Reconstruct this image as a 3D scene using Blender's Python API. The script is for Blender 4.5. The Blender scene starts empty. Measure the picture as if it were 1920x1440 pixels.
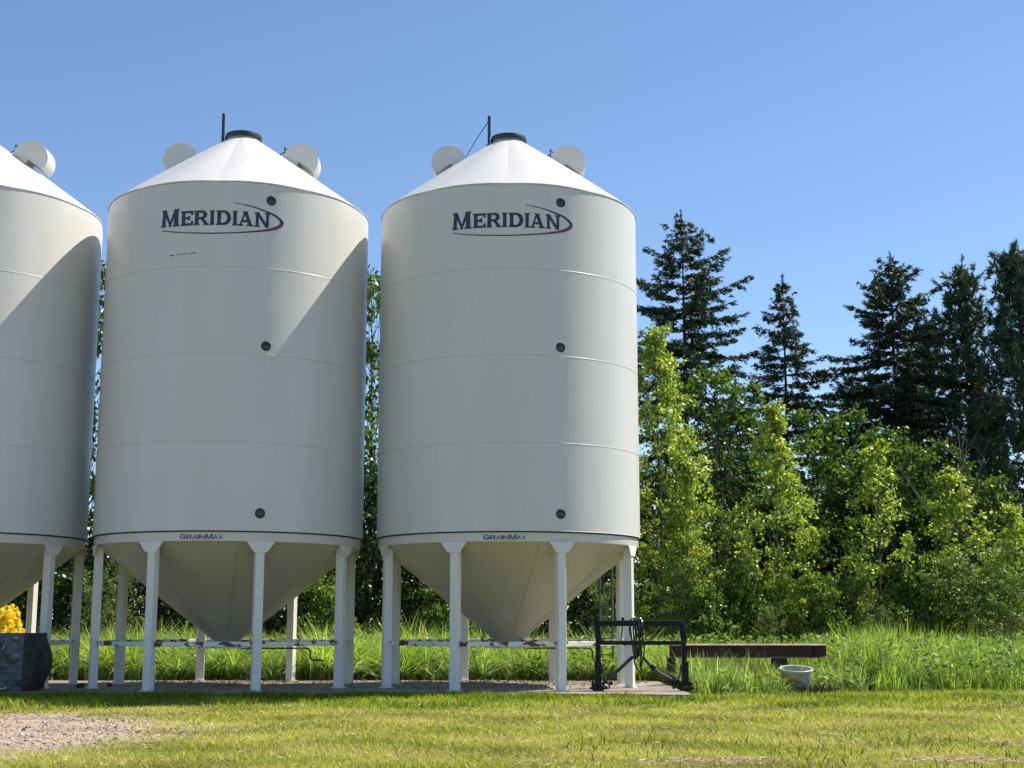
import bpy, bmesh, math, random
import numpy as np
from mathutils import Vector, Matrix

D = bpy.data
SC = bpy.context.scene
COL = SC.collection
rad = math.radians
PI = math.pi

# ------------------------------------------------------------------ camera, sky, sun, exposure
CAM_H, PITCH, FPX = 1.267, rad(9.71), 2617.25
cam_d = D.cameras.new("camera"); cam = D.objects.new("camera", cam_d); COL.objects.link(cam)
cam.location = (0, 0, CAM_H); cam.rotation_euler = (PI / 2 + PITCH, 0, 0)
cam_d.sensor_width = 36; cam_d.lens = FPX / 1920 * 36; cam_d.clip_start = 0.1; cam_d.clip_end = 3000
SC.camera = cam
SUN_AZ, SUN_EL = rad(66), rad(54)          # azimuth from +y (away from the camera) towards +x
w = D.worlds.new("World"); SC.world = w; w.use_nodes = True
wn = w.node_tree.nodes; wl = w.node_tree.links
bg = wn["Background"]; bg.inputs["Strength"].default_value = 0.104
sky = wn.new("ShaderNodeTexSky"); sky.sky_type = 'NISHITA'; sky.sun_disc = False
sky.sun_elevation = SUN_EL; sky.sun_rotation = SUN_AZ
sky.altitude = 600; sky.air_density = 1.0; sky.dust_density = 0.1; sky.ozone_density = 4.6
wl.new(sky.outputs[0], bg.inputs["Color"])
sun_d = D.lights.new("sun", 'SUN'); sun = D.objects.new("sun", sun_d); COL.objects.link(sun)
sun_d.energy = 5.0; sun_d.angle = rad(0.53); sun_d.color = (1.0, 0.93, 0.82)
sv = Vector((math.sin(SUN_AZ) * math.cos(SUN_EL), math.cos(SUN_AZ) * math.cos(SUN_EL), math.sin(SUN_EL)))
sun.rotation_euler = sv.to_track_quat('Z', 'Y').to_euler(); sun.location = (30, 10, 40)
SC.view_settings.view_transform = 'Standard'; SC.view_settings.look = 'None'
SC.view_settings.gamma = 1; SC.view_settings.use_curve_mapping = False
SC.view_settings.exposure = 0.66
SC.render.engine = 'CYCLES'
SC.cycles.max_bounces = 8; SC.cycles.transmission_bounces = 4; SC.cycles.transparent_max_bounces = 4


# ------------------------------------------------------------------ materials
def rgb(c): return (c[0], c[1], c[2], 1.0)

def new_mat(name):
    m = D.materials.new(name); m.use_nodes = True
    nt = m.node_tree
    return m, nt, nt.nodes["Principled BSDF"]

def noise(nt, scale, detail=4, rough=.6, coord='Object', stretch=None):
    t = nt.nodes.new("ShaderNodeTexNoise"); t.inputs["Scale"].default_value = scale
    t.inputs["Detail"].default_value = detail; t.inputs["Roughness"].default_value = rough
    tc = nt.nodes.new("ShaderNodeTexCoord")
    src = tc.outputs[coord]
    if coord == 'World':
        src = nt.nodes.new("ShaderNodeNewGeometry").outputs["Position"]
    if stretch:
        mp = nt.nodes.new("ShaderNodeMapping"); mp.inputs["Scale"].default_value = stretch
        nt.links.new(src, mp.inputs["Vector"]); src = mp.outputs[0]
    nt.links.new(src, t.inputs["Vector"])
    return t.outputs["Fac"]

def wpos_noise(nt, scale, detail=4, rough=.6):
    t = nt.nodes.new("ShaderNodeTexNoise"); t.inputs["Scale"].default_value = scale
    t.inputs["Detail"].default_value = detail; t.inputs["Roughness"].default_value = rough
    g = nt.nodes.new("ShaderNodeNewGeometry"); nt.links.new(g.outputs["Position"], t.inputs["Vector"])
    return t.outputs["Fac"]

def ramp(nt, fac, stops):
    r = nt.nodes.new("ShaderNodeValToRGB"); e = r.color_ramp.elements
    while len(e) < len(stops): e.new(0.5)
    for el, (p, c) in zip(e, stops):
        el.position = p; el.color = rgb(c) if len(c) == 3 else c
    nt.links.new(fac, r.inputs["Fac"])
    return r.outputs["Color"]

def mixc(nt, fac, a, b, mode='MIX'):
    m = nt.nodes.new("ShaderNodeMix"); m.data_type = 'RGBA'; m.blend_type = mode
    for sock, v in ((m.inputs[0], fac), (m.inputs[6], a), (m.inputs[7], b)):
        if hasattr(v, "links") or isinstance(v, bpy.types.NodeSocket): nt.links.new(v, sock)
        elif isinstance(v, (int, float)): sock.default_value = v
        else: sock.default_value = rgb(v)
    return m.outputs[2]

def bump(nt, p, height, strength, dist=0.01):
    b = nt.nodes.new("ShaderNodeBump"); b.inputs["Strength"].default_value = strength; b.inputs["Distance"].default_value = dist
    nt.links.new(height, b.inputs["Height"]); nt.links.new(b.outputs[0], p.inputs["Normal"])

def simple(name, col, roughness=.5, var=.25, scale=8, metallic=0, bmp=0.0, spec=.5):
    m, nt, p = new_mat(name)
    f = noise(nt, scale, 5)
    lo = tuple(c * (1 - var) for c in col); hi = tuple(min(1, c * (1 + var)) for c in col)
    nt.links.new(ramp(nt, f, [(.3, lo), (.7, hi)]), p.inputs["Base Color"])
    p.inputs["Roughness"].default_value = roughness; p.inputs["Metallic"].default_value = metallic
    p.inputs["Specular IOR Level"].default_value = spec
    if bmp: bump(nt, p, noise(nt, scale * 4, 4), bmp)
    return m

def leaf_mat(name, stops, transl=.45, rough=.45, tmul=(1.25, 1.35, .55), spec=.35, patch=None):
    """Leaves: a tint attribute drawn per leaf picks the leaf's colour; light also shines through the blade."""
    m, nt, p = new_mat(name)
    at = nt.nodes.new("ShaderNodeAttribute"); at.attribute_name = "tint"
    col = ramp(nt, at.outputs["Fac"], stops)
    if patch:
        f = wpos_noise(nt, patch[0], 3)
        col = mixc(nt, ramp(nt, f, [(.38, (0, 0, 0)), (.66, (1, 1, 1))]), col, ramp(nt, at.outputs["Fac"], patch[1]))
    nt.links.new(col, p.inputs["Base Color"]); p.inputs["Roughness"].default_value = rough
    p.inputs["Specular IOR Level"].default_value = spec
    t = nt.nodes.new("ShaderNodeBsdfTranslucent")
    nt.links.new(mixc(nt, 1.0, col, tmul, 'MULTIPLY'), t.inputs["Color"])
    mx = nt.nodes.new("ShaderNodeMixShader"); mx.inputs[0].default_value = transl
    nt.links.new(p.outputs[0], mx.inputs[1]); nt.links.new(t.outputs[0], mx.inputs[2])
    nt.links.new(mx.outputs[0], nt.nodes["Material Output"].inputs["Surface"])
    return m

def make_white():
    m, nt, p = new_mat("white_paint")
    f = noise(nt, 1.2, 5, .6, stretch=(1.6, 1.6, .35))
    c = ramp(nt, f, [(.25, (.62, .607, .567)), (.75, (.68, .668, .63))])
    dirt = noise(nt, 5, 6, .7, stretch=(2.5, 2.5, .25))
    c = mixc(nt, ramp(nt, dirt, [(.58, (0, 0, 0)), (.85, (.28, .28, .28))]), c, (.48, .44, .36))
    nt.links.new(c, p.inputs["Base Color"])
    p.inputs["Roughness"].default_value = .36; p.inputs["Specular IOR Level"].default_value = .38
    b1 = nt.nodes.new("ShaderNodeBump"); b1.inputs["Strength"].default_value = .10; b1.inputs["Distance"].default_value = .03
    nt.links.new(noise(nt, 1.6, 3), b1.inputs["Height"])
    b2 = nt.nodes.new("ShaderNodeBump"); b2.inputs["Strength"].default_value = .05; b2.inputs["Distance"].default_value = .004
    nt.links.new(noise(nt, 60, 3), b2.inputs["Height"]); nt.links.new(b1.outputs[0], b2.inputs["Normal"]); nt.links.new(b2.outputs[0], p.inputs["Normal"])
    return m

def make_chipped(name, rust_at, soft=.02):
    m, nt, p = new_mat(name)
    f = noise(nt, 3.2, 6, .68)
    k = ramp(nt, f, [(rust_at, (0, 0, 0)), (rust_at + soft, (1, 1, 1))])
    g = noise(nt, 30, 3)
    nt.links.new(mixc(nt, k, ramp(nt, g, [(.3, (.70, .68, .63)), (.7, (.80, .79, .75))]), ramp(nt, g, [(.3, (.035, .015, .012)), (.75, (.17, .075, .045))])), p.inputs["Base Color"])
    p.inputs["Roughness"].default_value = .5
    bump(nt, p, k, .4, .004)
    return m

M = {}
M['white'] = make_white()
M['bounce_white'] = simple("white_paint_warm_bounce", (.50, .47, .37), .38, .05, 1.5)  # white paint with the warm ground bounce put into its colour
M['leg_white'] = make_chipped("leg_paint", .73)
M['bar_white'] = make_chipped("peeling_bar_paint", .535)
M['seal'] = simple("dark_gap_seal", (.03, .022, .02), .8, .6, 6)
M['lid'] = simple("dark_lid_plastic", (.025, .03, .036), .45, .3, 6)
M['glass'] = simple("sight_glass", (.02, .035, .033), .12, .3, 4)
M['rubber'] = simple("black_rubber", (.018, .022, .022), .55, .3, 20)
M['ladder'] = simple("dark_ladder_paint", (.05, .065, .055), .5, .3, 10)
M['black_paint'] = simple("black_frame_paint", (.006, .006, .008), .5, .5, 14, bmp=.1, spec=.3)
M['hose'] = simple("black_hose", (.012, .012, .013), .28, .3, 30)
M['rod'] = simple("dark_steel_rod", (.03, .03, .034), .45, .4, 12)
M['grey'] = simple("galvanised_grey", (.30, .31, .32), .5, .2, 10, metallic=.4)
M['bark'] = simple("grey_brown_bark", (.045, .036, .028), .9, .5, 18, bmp=.6)
M['bark_pale'] = simple("pale_poplar_bark", (.10, .092, .07), .85, .4, 14, bmp=.4)
M['timber'] = simple("weathered_timber", (.19, .145, .10), .85, .35, 12, bmp=.4)
M['dark_timber'] = simple("dark_old_timber", (.04, .03, .024), .9, .5, 10, bmp=.4)
M['rust'] = simple("rusty_painted_steel", (.05, .02, .018), .65, .6, 5, bmp=.25)
M['rust_pale'] = simple("dusty_sunlit_rust", (.30, .19, .15), .75, .45, 6, bmp=.2)  # pale dust, with the flanges' sunlit look put into the colour
M['tub'] = simple("scuffed_white_plastic", (.46, .46, .43), .5, .3, 7)
M['tub_label'] = simple("faded_yellow_label", (.52, .32, .07), .6, .35, 9)
M['plate'] = simple("pale_plate", (.50, .46, .38), .5, .2, 9)
M['stone'] = simple("gravel_stone", (.34, .27, .22), .85, .65, 2.5)
M['pale_stone'] = simple("pale_stone", (.62, .56, .50), .8, .3, 2.5)
M['clod'] = simple("dark_clod", (.05, .04, .03), .95, .5, 20)
M['grain'] = simple("spilled_grain", (.26, .17, .10), .9, .5, 12)
M['dead'] = leaf_mat("dead_dark_stems", [(0, (.02, .015, .012)), (1, (.07, .05, .035))], .1, .8, (1, 1, 1))
M['stalk'] = leaf_mat("brown_stalks", [(0, (.14, .095, .055)), (1, (.36, .27, .15))], .2, .7, (1, 1, .8))
M['straw'] = leaf_mat("dry_straw", [(0, (.42, .33, .17)), (1, (.72, .62, .38))], .25, .7, (1, 1, .8))
M['lawn_blade'] = leaf_mat("lawn_blades", [(0, (.13, .17, .018)), (.4, (.42, .46, .055)), (.8, (.64, .62, .13)), (1, (.72, .65, .32))], .42, .5, (1.1, 1.15, .6), .3,
                           patch=(.62, [(0, (.16, .16, .03)), (.5, (.42, .39, .10)), (1, (.64, .56, .25))]))
M['lush_blade'] = leaf_mat("lush_lawn_blades", [(0, (.03, .075, .005)), (.5, (.24, .31, .02)), (1, (.64, .64, .09))], .42, .5, (1.1, 1.2, .45), .3)
M['tall_blade'] = leaf_mat("tall_grass_blades", [(0, (.11, .18, .03)), (.5, (.38, .50, .09)), (.9, (.60, .68, .20)), (1, (.72, .68, .40))], .55, .45, (1.2, 1.3, .5), .35,
                           patch=(.7, [(0, (.14, .22, .08)), (.6, (.27, .37, .15)), (1, (.46, .52, .26))]))
M['grey_blade'] = leaf_mat("grey_grass_blades", [(0, (.11, .17, .06)), (.5, (.32, .40, .17)), (1, (.62, .66, .38))], .45, .38, (1.15, 1.25, .7), .5)
M['weed'] = leaf_mat("weed_leaves", [(0, (.09, .15, .04)), (.6, (.21, .30, .09)), (1, (.36, .44, .17))], .42, .5)
M['poplar'] = leaf_mat("poplar_leaves", [(0, (.07, .13, .02)), (.5, (.28, .39, .06)), (.8, (.50, .57, .14)), (1, (.66, .68, .32))], .52, .40, (1.35, 1.3, .6), .5)
M['maple'] = leaf_mat("broad_green_leaves", [(0, (.026, .06, .012)), (.6, (.08, .145, .027)), (1, (.22, .30, .07))], .44, .42, (1.4, 1.5, .45), .45)
M['shrub_leaf'] = leaf_mat("shrub_leaves", [(0, (.04, .085, .018)), (.6, (.14, .22, .04)), (1, (.30, .38, .09))], .45, .42, (1.35, 1.4, .5), .45)
M['willow'] = leaf_mat("grey_green_leaves", [(0, (.05, .085, .026)), (.6, (.15, .21, .06)), (1, (.30, .36, .13))], .4, .45, (1.3, 1.35, .5), .4)
M['dark_leaf'] = leaf_mat("glossy_shaded_leaves", [(0, (.018, .036, .010)), (.6, (.046, .078, .02)), (1, (.115, .16, .045))], .34, .32, (1.3, 1.4, .5), .7)  # shade on the back trees is put into this leaf colour
M['spruce'] = leaf_mat("spruce_needles", [(0, (.016, .036, .024)), (.6, (.042, .076, .044)), (1, (.11, .155, .075))], .15, .5, (1.2, 1.3, .6), .3)
M['pine'] = leaf_mat("pine_needles", [(0, (.024, .05, .036)), (.6, (.06, .105, .068)), (1, (.13, .19, .11))], .15, .5, (1.2, 1.3, .6), .3)
M['blossom'] = leaf_mat("yellow_blossom", [(0, (.78, .52, .015)), (.5, (.92, .74, .03)), (1, (.97, .90, .30))], .5, .6, (1.1, 1.0, .5), .2)

def make_decal():
    m, nt, p = new_mat("printed_logo")
    at = nt.nodes.new("ShaderNodeAttribute"); at.attribute_name = "tint"
    nt.links.new(ramp(nt, at.outputs["Fac"], [(0, (.012, .028, .085)), (.55, (.045, .02, .075)), (1, (.16, .025, .11))]), p.inputs["Base Color"])
    p.inputs["Roughness"].default_value = .4
    return m
M['decal'] = make_decal()

def make_concrete():
    m, nt, p = new_mat("old_concrete")
    a = noise(nt, .9, 6, .65); b = noise(nt, 14, 5, .7); c = noise(nt, 2.6, 6, .7)
    col = ramp(nt, a, [(.3, (.17, .145, .12)), (.7, (.36, .315, .27))])
    col = mixc(nt, ramp(nt, c, [(.54, (0, 0, 0)), (.66, (.85, .85, .85))]), col, (.11, .08, .06))
    col = mixc(nt, ramp(nt, b, [(.6, (0, 0, 0)), (.8, (.5, .5, .5))]), col, (.17, .13, .10))
    nt.links.new(col, p.inputs["Base Color"]); p.inputs["Roughness"].default_value = .9
    bump(nt, p, b, .3, .01)
    return m
M['concrete'] = make_concrete()

def make_soil(name, stops, bs=30):
    m, nt, p = new_mat(name)
    a = wpos_noise(nt, 1.3, 6); b = wpos_noise(nt, bs, 5, .7)
    nt.links.new(mixc(nt, .5, ramp(nt, a, stops), ramp(nt, b, stops)), p.inputs["Base Color"])
    p.inputs["Roughness"].default_value = .95
    bump(nt, p, b, .6, .03)
    return m
M['soil'] = make_soil("lawn_soil", [(.3, (.07, .065, .015)), (.55, (.15, .14, .03)), (.75, (.27, .22, .085))])
M['gravel'] = make_soil("gravel_dirt", [(.35, (.12, .085, .06)), (.49, (.36, .275, .205)), (.70, (.55, .44, .34))], 40)

def make_wrap():
    m, nt, p = new_mat("crumpled_dark_wrap")
    v = nt.nodes.new("ShaderNodeTexNoise"); v.inputs["Scale"].default_value = 5; v.inputs["Detail"].default_value = 5; v.inputs["Distortion"].default_value = 1.2
    tc = nt.nodes.new("ShaderNodeTexCoord"); mp = nt.nodes.new("ShaderNodeMapping"); mp.inputs["Scale"].default_value = (1, 1, 2.4); mp.inputs["Rotation"].default_value = (0, .5, 0)
    nt.links.new(tc.outputs["Object"], mp.inputs[0]); nt.links.new(mp.outputs[0], v.inputs["Vector"])
    nt.links.new(ramp(nt, v.outputs["Fac"], [(.35, (.058, .063, .075)), (.65, (.145, .155, .175))]), p.inputs["Base Color"])
    p.inputs["Roughness"].default_value = .42
    bump(nt, p, v.outputs["Fac"], 1.0, .06)
    return m
M['wrap'] = make_wrap()
M['wrap_side'] = simple("mossy_dark_side", (.035, .036, .028), .8, .7, 7, bmp=.5)


# ------------------------------------------------------------------ geometry helpers
class MB:
    def __init__(s): s.v = []; s.f = []
    def add(s, verts, faces):
        o = len(s.v); s.v += [tuple(v) for v in verts]; s.f += [tuple(i + o for i in f) for f in faces]; return s
    def box(s, c, size, rot=None, bev=0.0):
        bm = bmesh.new(); bmesh.ops.create_cube(bm, size=1)
        for v in bm.verts: v.co = Vector((v.co.x * size[0], v.co.y * size[1], v.co.z * size[2]))
        if bev: bmesh.ops.bevel(bm, geom=bm.edges[:], offset=bev, segments=1, affect='EDGES')
        R = rot if rot else Matrix.Identity(3)
        bm.verts.index_update()
        s.add([R @ v.co + Vector(c) for v in bm.verts], [[v.index for v in f.verts] for f in bm.faces]); bm.free(); return s
    def bar(s, a, b, wx, wy, up=(0, 0, 1), bev=0.0):
        a, b = Vector(a), Vector(b); z = (b - a).normalized(); u = Vector(up)
        if abs(z.dot(u)) > .98: u = Vector((0, 1, 0))
        x = u.cross(z).normalized(); y = z.cross(x)
        return s.box((a + b) / 2, (wx, wy, (b - a).length), Matrix((x, y, z)).transposed(), bev)
    def tube(s, pts, r, n=8, caps=True):
        pts = [Vector(p) for p in pts]; rs = r if isinstance(r, (list, tuple)) else [r] * len(pts)
        vs = []; fs = []; prev = None
        for i, p in enumerate(pts):
            d = (pts[min(i + 1, len(pts) - 1)] - pts[max(i - 1, 0)]).normalized()
            if prev is None:
                u = Vector((0, 0, 1)) if abs(d.z) < .9 else Vector((1, 0, 0)); x = u.cross(d).normalized()
            else: x = (prev - d * prev.dot(d)).normalized()
            prev = x; y = d.cross(x)
            for k in range(n):
                a = 2 * PI * k / n; vs.append(p + (x * math.cos(a) + y * math.sin(a)) * rs[i])
        for i in range(len(pts) - 1):
            for k in range(n): fs.append((i * n + k, i * n + (k + 1) % n, (i + 1) * n + (k + 1) % n, (i + 1) * n + k))
        if caps: fs.append(tuple(range(n - 1, -1, -1))); fs.append(tuple((len(pts) - 1) * n + k for k in range(n)))
        return s.add(vs, fs)
    def lathe(s, prof, n=96, a0=0, a1=2 * PI):
        full = abs(a1 - a0 - 2 * PI) < 1e-6; m = n if full else n + 1
        vs = []; fs = []
        for r, z in prof:
            for k in range(m):
                a = a0 + (a1 - a0) * k / n; vs.append((r * math.sin(a), -r * math.cos(a), z))
        for i in range(len(prof) - 1):
            for k in range(n):
                k2 = (k + 1) % m; fs.append((i * m + k, i * m + k2, (i + 1) * m + k2, (i + 1) * m + k))
        return s.add(vs, fs)
    def prism(s, poly, T, d0, d1):
        """poly in 2D; T(u,v,d) -> 3D point; solid between depths d0 and d1"""
        n = len(poly); vs = [T(u, v, d0) for u, v in poly] + [T(u, v, d1) for u, v in poly]
        fs = [tuple(range(n - 1, -1, -1)), tuple(range(n, 2 * n))] + [(i, (i + 1) % n, n + (i + 1) % n, n + i) for i in range(n)]
        return s.add(vs, fs)
    def mesh(s, name, mat, smooth=None):
        me = D.meshes.new(name); me.from_pydata([tuple(v) for v in s.v], [], s.f); me.update()
        bm = bmesh.new(); bm.from_mesh(me); bmesh.ops.recalc_face_normals(bm, faces=bm.faces[:]); bm.to_mesh(me); bm.free()
        if smooth:
            me.polygons.foreach_set("use_smooth", [True] * len(me.polygons)); me.set_sharp_from_angle(angle=rad(smooth))
        me.materials.append(mat); return me
    def build(s, name, mat, parent=None, smooth=None):
        return link(name, s.mesh(name, mat, smooth), parent)

def link(name, me, parent=None, loc=None, rotz=0):
    o = D.objects.new(name, me); COL.objects.link(o)
    if parent: o.parent = parent
    if loc is not None: o.location = loc
    if rotz: o.rotation_euler = (0, 0, rotz)
    return o

def tag(o, label=None, cat=None, group=None, kind=None):
    for k, v in (("label", label), ("category", cat), ("group", group), ("kind", kind)):
        if v: o[k] = v
    return o

def thing(name, loc, label, cat, group=None, rotz=0):
    return tag(link(name, None, None, loc, rotz), label, cat, group)

KIDS = {}
def kids(o): return [c for c in D.objects if c.parent == o]
def copy_tree(o, parent=None):
    c = o.copy(); COL.objects.link(c); c.parent = parent
    for ch in kids(o): copy_tree(ch, c)
    return c

def np_mesh(name, V, k, mat, tint=None, idx=None):
    """faces of k vertices each; V (n,3); idx (f,k) or consecutive"""
    me = D.meshes.new(name); n = len(V)
    if idx is None: idx = np.arange(n).reshape(-1, k)
    f = len(idx)
    me.vertices.add(n); me.vertices.foreach_set("co", np.ascontiguousarray(V, dtype=np.float32).ravel())
    me.loops.add(f * k); me.loops.foreach_set("vertex_index", np.ascontiguousarray(idx, dtype=np.int32).ravel())
    me.polygons.add(f); me.polygons.foreach_set("loop_start", np.arange(0, f * k, k, dtype=np.int32))
    me.update(calc_edges=True)
    if tint is not None:
        a = me.attributes.new("tint", 'FLOAT', 'POINT'); a.data.foreach_set("value", np.ascontiguousarray(tint, dtype=np.float32))
    me.materials.append(mat); return me

def unit(a): return a / np.maximum(np.linalg.norm(a, axis=-1, keepdims=True), 1e-9)

def leaf_verts(rng, C, L, W, axis=None, spread=1.0):
    """diamond leaves at C (n,3): length L, width W; axis = preferred direction"""
    n = len(C); a = rng.normal(size=(n, 3)) * spread
    if axis is not None: a = a + axis
    a = unit(a); b = unit(np.cross(a, rng.normal(size=(n, 3))))
    L = L[:, None]; W = W[:, None]
    return np.stack([C - a * L * .5, C + b * W * .5 - a * L * .04, C + a * L * .5, C - b * W * .5 - a * L * .04], 1).reshape(-1, 3)

def fpx(px, Y, z=0.0):
    """world x of photo column px for a point at distance Y and height z"""
    return (px - 960) / FPX * (Y * math.cos(PITCH) + (z - CAM_H) * math.sin(PITCH))
def hpx(py, Y):
    """world height of photo row py at distance Y"""
    return CAM_H + Y * math.tan(PITCH + math.atan((720 - py) / FPX))


# ------------------------------------------------------------------ ground, gravel, slab
LAWN_Z = -0.12
b = MB(); b.add([(-400, -60, LAWN_Z), (400, -60, LAWN_Z), (400, 700, LAWN_Z), (-400, 700, LAWN_Z)], [(0, 1, 2, 3)])
tag(b.build("lawn_ground", M['soil']), "yellow green mown lawn stretching in front of the bins", None, None, "structure")

rng = np.random.default_rng(5)
GRAVEL = []
for k in range(72):
    a = 2 * PI * k / 72
    wob = 1 + .10 * math.sin(3 * a + 1) + .06 * math.sin(7 * a) + .05 * rng.normal()
    GRAVEL.append((-8.9 + 4.9 * math.cos(a) * wob, 17.9 + 5.0 * math.sin(a) * wob))
b = MB(); b.add([(x, y, LAWN_Z + .004) for x, y in GRAVEL], [tuple(range(72))])
tag(b.build("gravel_patch", M['gravel']), "bare pinkish gravel patch in the lawn at the left", None, None, "structure")
def gravel_amount(X, Y):
    """1 inside the gravel patch, falling to 0 outside"""
    r = np.hypot((X + 8.9) / 4.9, (Y - 17.9) / 5.0) + .05 * np.sin(X * 5 + 2 * np.sin(Y * 3)) + .04 * np.sin(Y * 7)
    return np.clip((1.12 - r) / .34, 0, 1)

slab_xy = [(-16.5, 26.15), (-6, 26.1), (-.1, 26.15), (3.25, 25.5), (3.22, 31.35), (-.1, 31.9), (-16.5, 32.0)]
SLAB = MB().prism(slab_xy, lambda u, v, d: (u, v, d), -.35, 0.0)
tag(SLAB.build("concrete_slab", M['concrete']), "stained grey concrete slab under the row of bins", None, None, "structure")


# ------------------------------------------------------------------ the hopper bin
RAD, EAVE, SLOPE = 2.74, 9.83, .733
def P(ang_deg, r, z):
    a = rad(ang_deg); return Vector((r * math.sin(a), -r * math.cos(a), z))

bin0 = thing("hopper_bin", (0, 0, 0), "white hopper bin at the right end of the row, rope tied to its roof post", "grain bin", "white hopper bins in a row on the slab")
tiers = [2.985, 4.68, 6.387, 8.108, EAVE]
for z0, z1 in zip(tiers, tiers[1:]):
    MB().lathe([(RAD - .02, z0), (RAD + .003, z0), (RAD + .003, z0 + .007), (RAD, z0 + .012), (RAD, z1 - .011), (RAD - .006, z1 - .009), (RAD - .006, z1)], 144).build("wall_tier", M['white'], bin0, 30)
MB().lathe([(RAD - .03, 2.958), (RAD - .014, 2.96), (RAD - .014, 2.983), (RAD - .03, 2.984)], 96).build("gap_seal", M['seal'], bin0, 30)
MB().lathe([(RAD - .10, 2.79), (RAD - .042, 2.79), (RAD - .038, 2.80), (RAD - .038, 2.960), (RAD - .06, 2.961)], 128).build("skirt_ring", M['white'], bin0, 30)
NP = 10
for k in range(NP):
    a0 = 2 * PI * (k + .5) / NP; b = MB(); rows = []; nr, na = 7, 8
    for i in range(nr):
        t = i / (nr - 1); r = RAD + .012 - t * (RAD - .36); z = EAVE + .004 + (RAD - r + .012) * SLOPE
        for j in range(na + 1):
            u = -1 + 2 * j / na
            a = a0 + u * PI / NP
            rows.append((r * math.sin(a), -r * math.cos(a), z + .036 * (1 - u * u) * math.sin(PI * min(1, .15 + t * .8))))
    skirt = [(v[0], v[1], v[2] - .022) for v in rows[:na + 1]]
    fs = [(i * (na + 1) + j, i * (na + 1) + j + 1, (i + 1) * (na + 1) + j + 1, (i + 1) * (na + 1) + j) for i in range(nr - 1) for j in range(na)]
    o = len(rows); fs += [(o + j, o + j + 1, j + 1, j) for j in range(na)]
    b.add(rows + skirt, fs); b.build("roof_panel", M['white'], bin0, 50)
MB().lathe([(.35, 11.50), (.365, 11.51), (.365, 11.625), (.34, 11.63)], 40).build("filler_collar", M['grey'], bin0, 30)
lid = MB().lathe([(.33, 11.625), (.395, 11.625), (.40, 11.64), (.40, 11.69), (.385, 11.695), (.38, 11.735), (.34, 11.752), (.15, 11.765), (.001, 11.768)], 48).build("lid", M['lid'], bin0, 30)
b = MB(); b.box((-.43, -.1, 11.86), (.05, .09, .70), bev=.006); b.box((-.40, -.1, 11.53), (.16, .07, .05))
post = b.build("lid_post", M['lid'], lid)
MB().box((-.394, -.112, 11.97), (.018, .05, .44)).build("post_strip", M['grey'], lid)
# roof vents
sd = Vector((.807, -.591)); nq = Vector((.591, .807)); vc = Vector((1.29, 11.10))
prof = [(-.02, -.22), (-.02, -.045)]
for k in range(0, 33):
    a = rad(-6.8 + (217 + 0) * k / 32); prof.append((.38 * math.cos(a), .38 * math.sin(a)))
for side in (1, -1):
    def T(u, v, d, side=side):
        q = vc + sd * u + nq * v; return (side * q.x, d, q.y)
    v_ = MB().prism(prof, T, -.26, .26).build("roof_vent", M['white'], bin0, 40)
    MB().prism([(.01, -.06), (.34, -.06), (.34, -.0475), (.01, -.0475)], T, -.22, .22).build("vent_screen", M['bounce_white'], v_)  # tan of light bounced off the roof is in the colour
    if side < 0: continue
    b = MB()
    def V3(u, v, d): return T(u, v, d)
    b.tube([V3(-.37, -.16, -.1), V3(-.44, -.02, -.1), V3(-.52, .06, -.1)], .012, 6); b.tube([V3(-.52, .06, -.1), V3(-.33, .02, -.1)], .016, 6)
    b.tube([V3(-.5, -.17, -.1), V3(-.44, -.02, -.1)], .012, 6); b.build("vent_latch", M['rod'], v_)
# hopper
MB().lathe([(RAD - .07, 2.86), (RAD - .075, 2.80), (.27, .915), (.25, .90), (.25, .86)], 128).build("hopper_cone", M['bounce_white'], bin0, 30)
for k in range(8):           # welded laps of the cone plates
    a = 360 / 8 * (k + .3)
    MB().bar(P(a, RAD - .085, 2.785), P(a, .30, .925), .014, .004, up=P(a, 1, 0)).build("cone_seam", M['bounce_white'], bin0)
b = MB(); b.box((0, 0, .80), (.80, .62, .09), bev=.01); b.box((0, -.30, .79), (.98, .05, .05)); b.box((0, .30, .79), (.98, .05, .05))
gate = b.build("slide_gate", M['bar_white'], bin0)
b = MB(); b.tube([(.3, -.05, .755), (1.62, -.05, .755), (1.70, -.05, .74), (1.73, -.05, .68), (1.73, -.05, .55), (1.77, -.05, .515), (2.0, -.05, .51)], .017, 8)
b.build("crank_rod", M['rod'], gate, 40)
MB().box((1.50, -.05, .80), (.035, .05, .16)).build("rod_bracket", M['bar_white'], gate)
# legs
LEG = 2.615
for k in range(8):
    a = 22.5 + 45 * k; Rz = Matrix.Rotation(rad(a), 3, 'Z')
    def W(x, y, z, Rz=Rz): return Rz @ Vector((x, y, z))
    b = MB(); b.box(W(0, -LEG, 1.405), (.165, .165, 2.77), Rz, .010)
    leg = b.build("leg", M['leg_white'], bin0)
    prof_g = [(-.275, 2.788), (.275, 2.788), (.255, 2.765), (.125, 2.59), (-.125, 2.59), (-.255, 2.765)]
    MB().prism(prof_g, lambda u, v, d: W(u, d, v), -LEG - .100, -LEG - .0845).build("gusset", M['leg_white'], leg)
    MB().box(W(0, -LEG, .009), (.22, .23, .018), Rz).build("base_plate", M['leg_white'], leg)
    p0 = P(a, LEG, .87); p1 = P(a + 45, LEG, .87); d = (p1 - p0).normalized()
    MB().bar(p0 + d * .088, p1 - d * .088, .055, .09, bev=.006).build("cross_bar", M['bar_white'], bin0)
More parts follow.
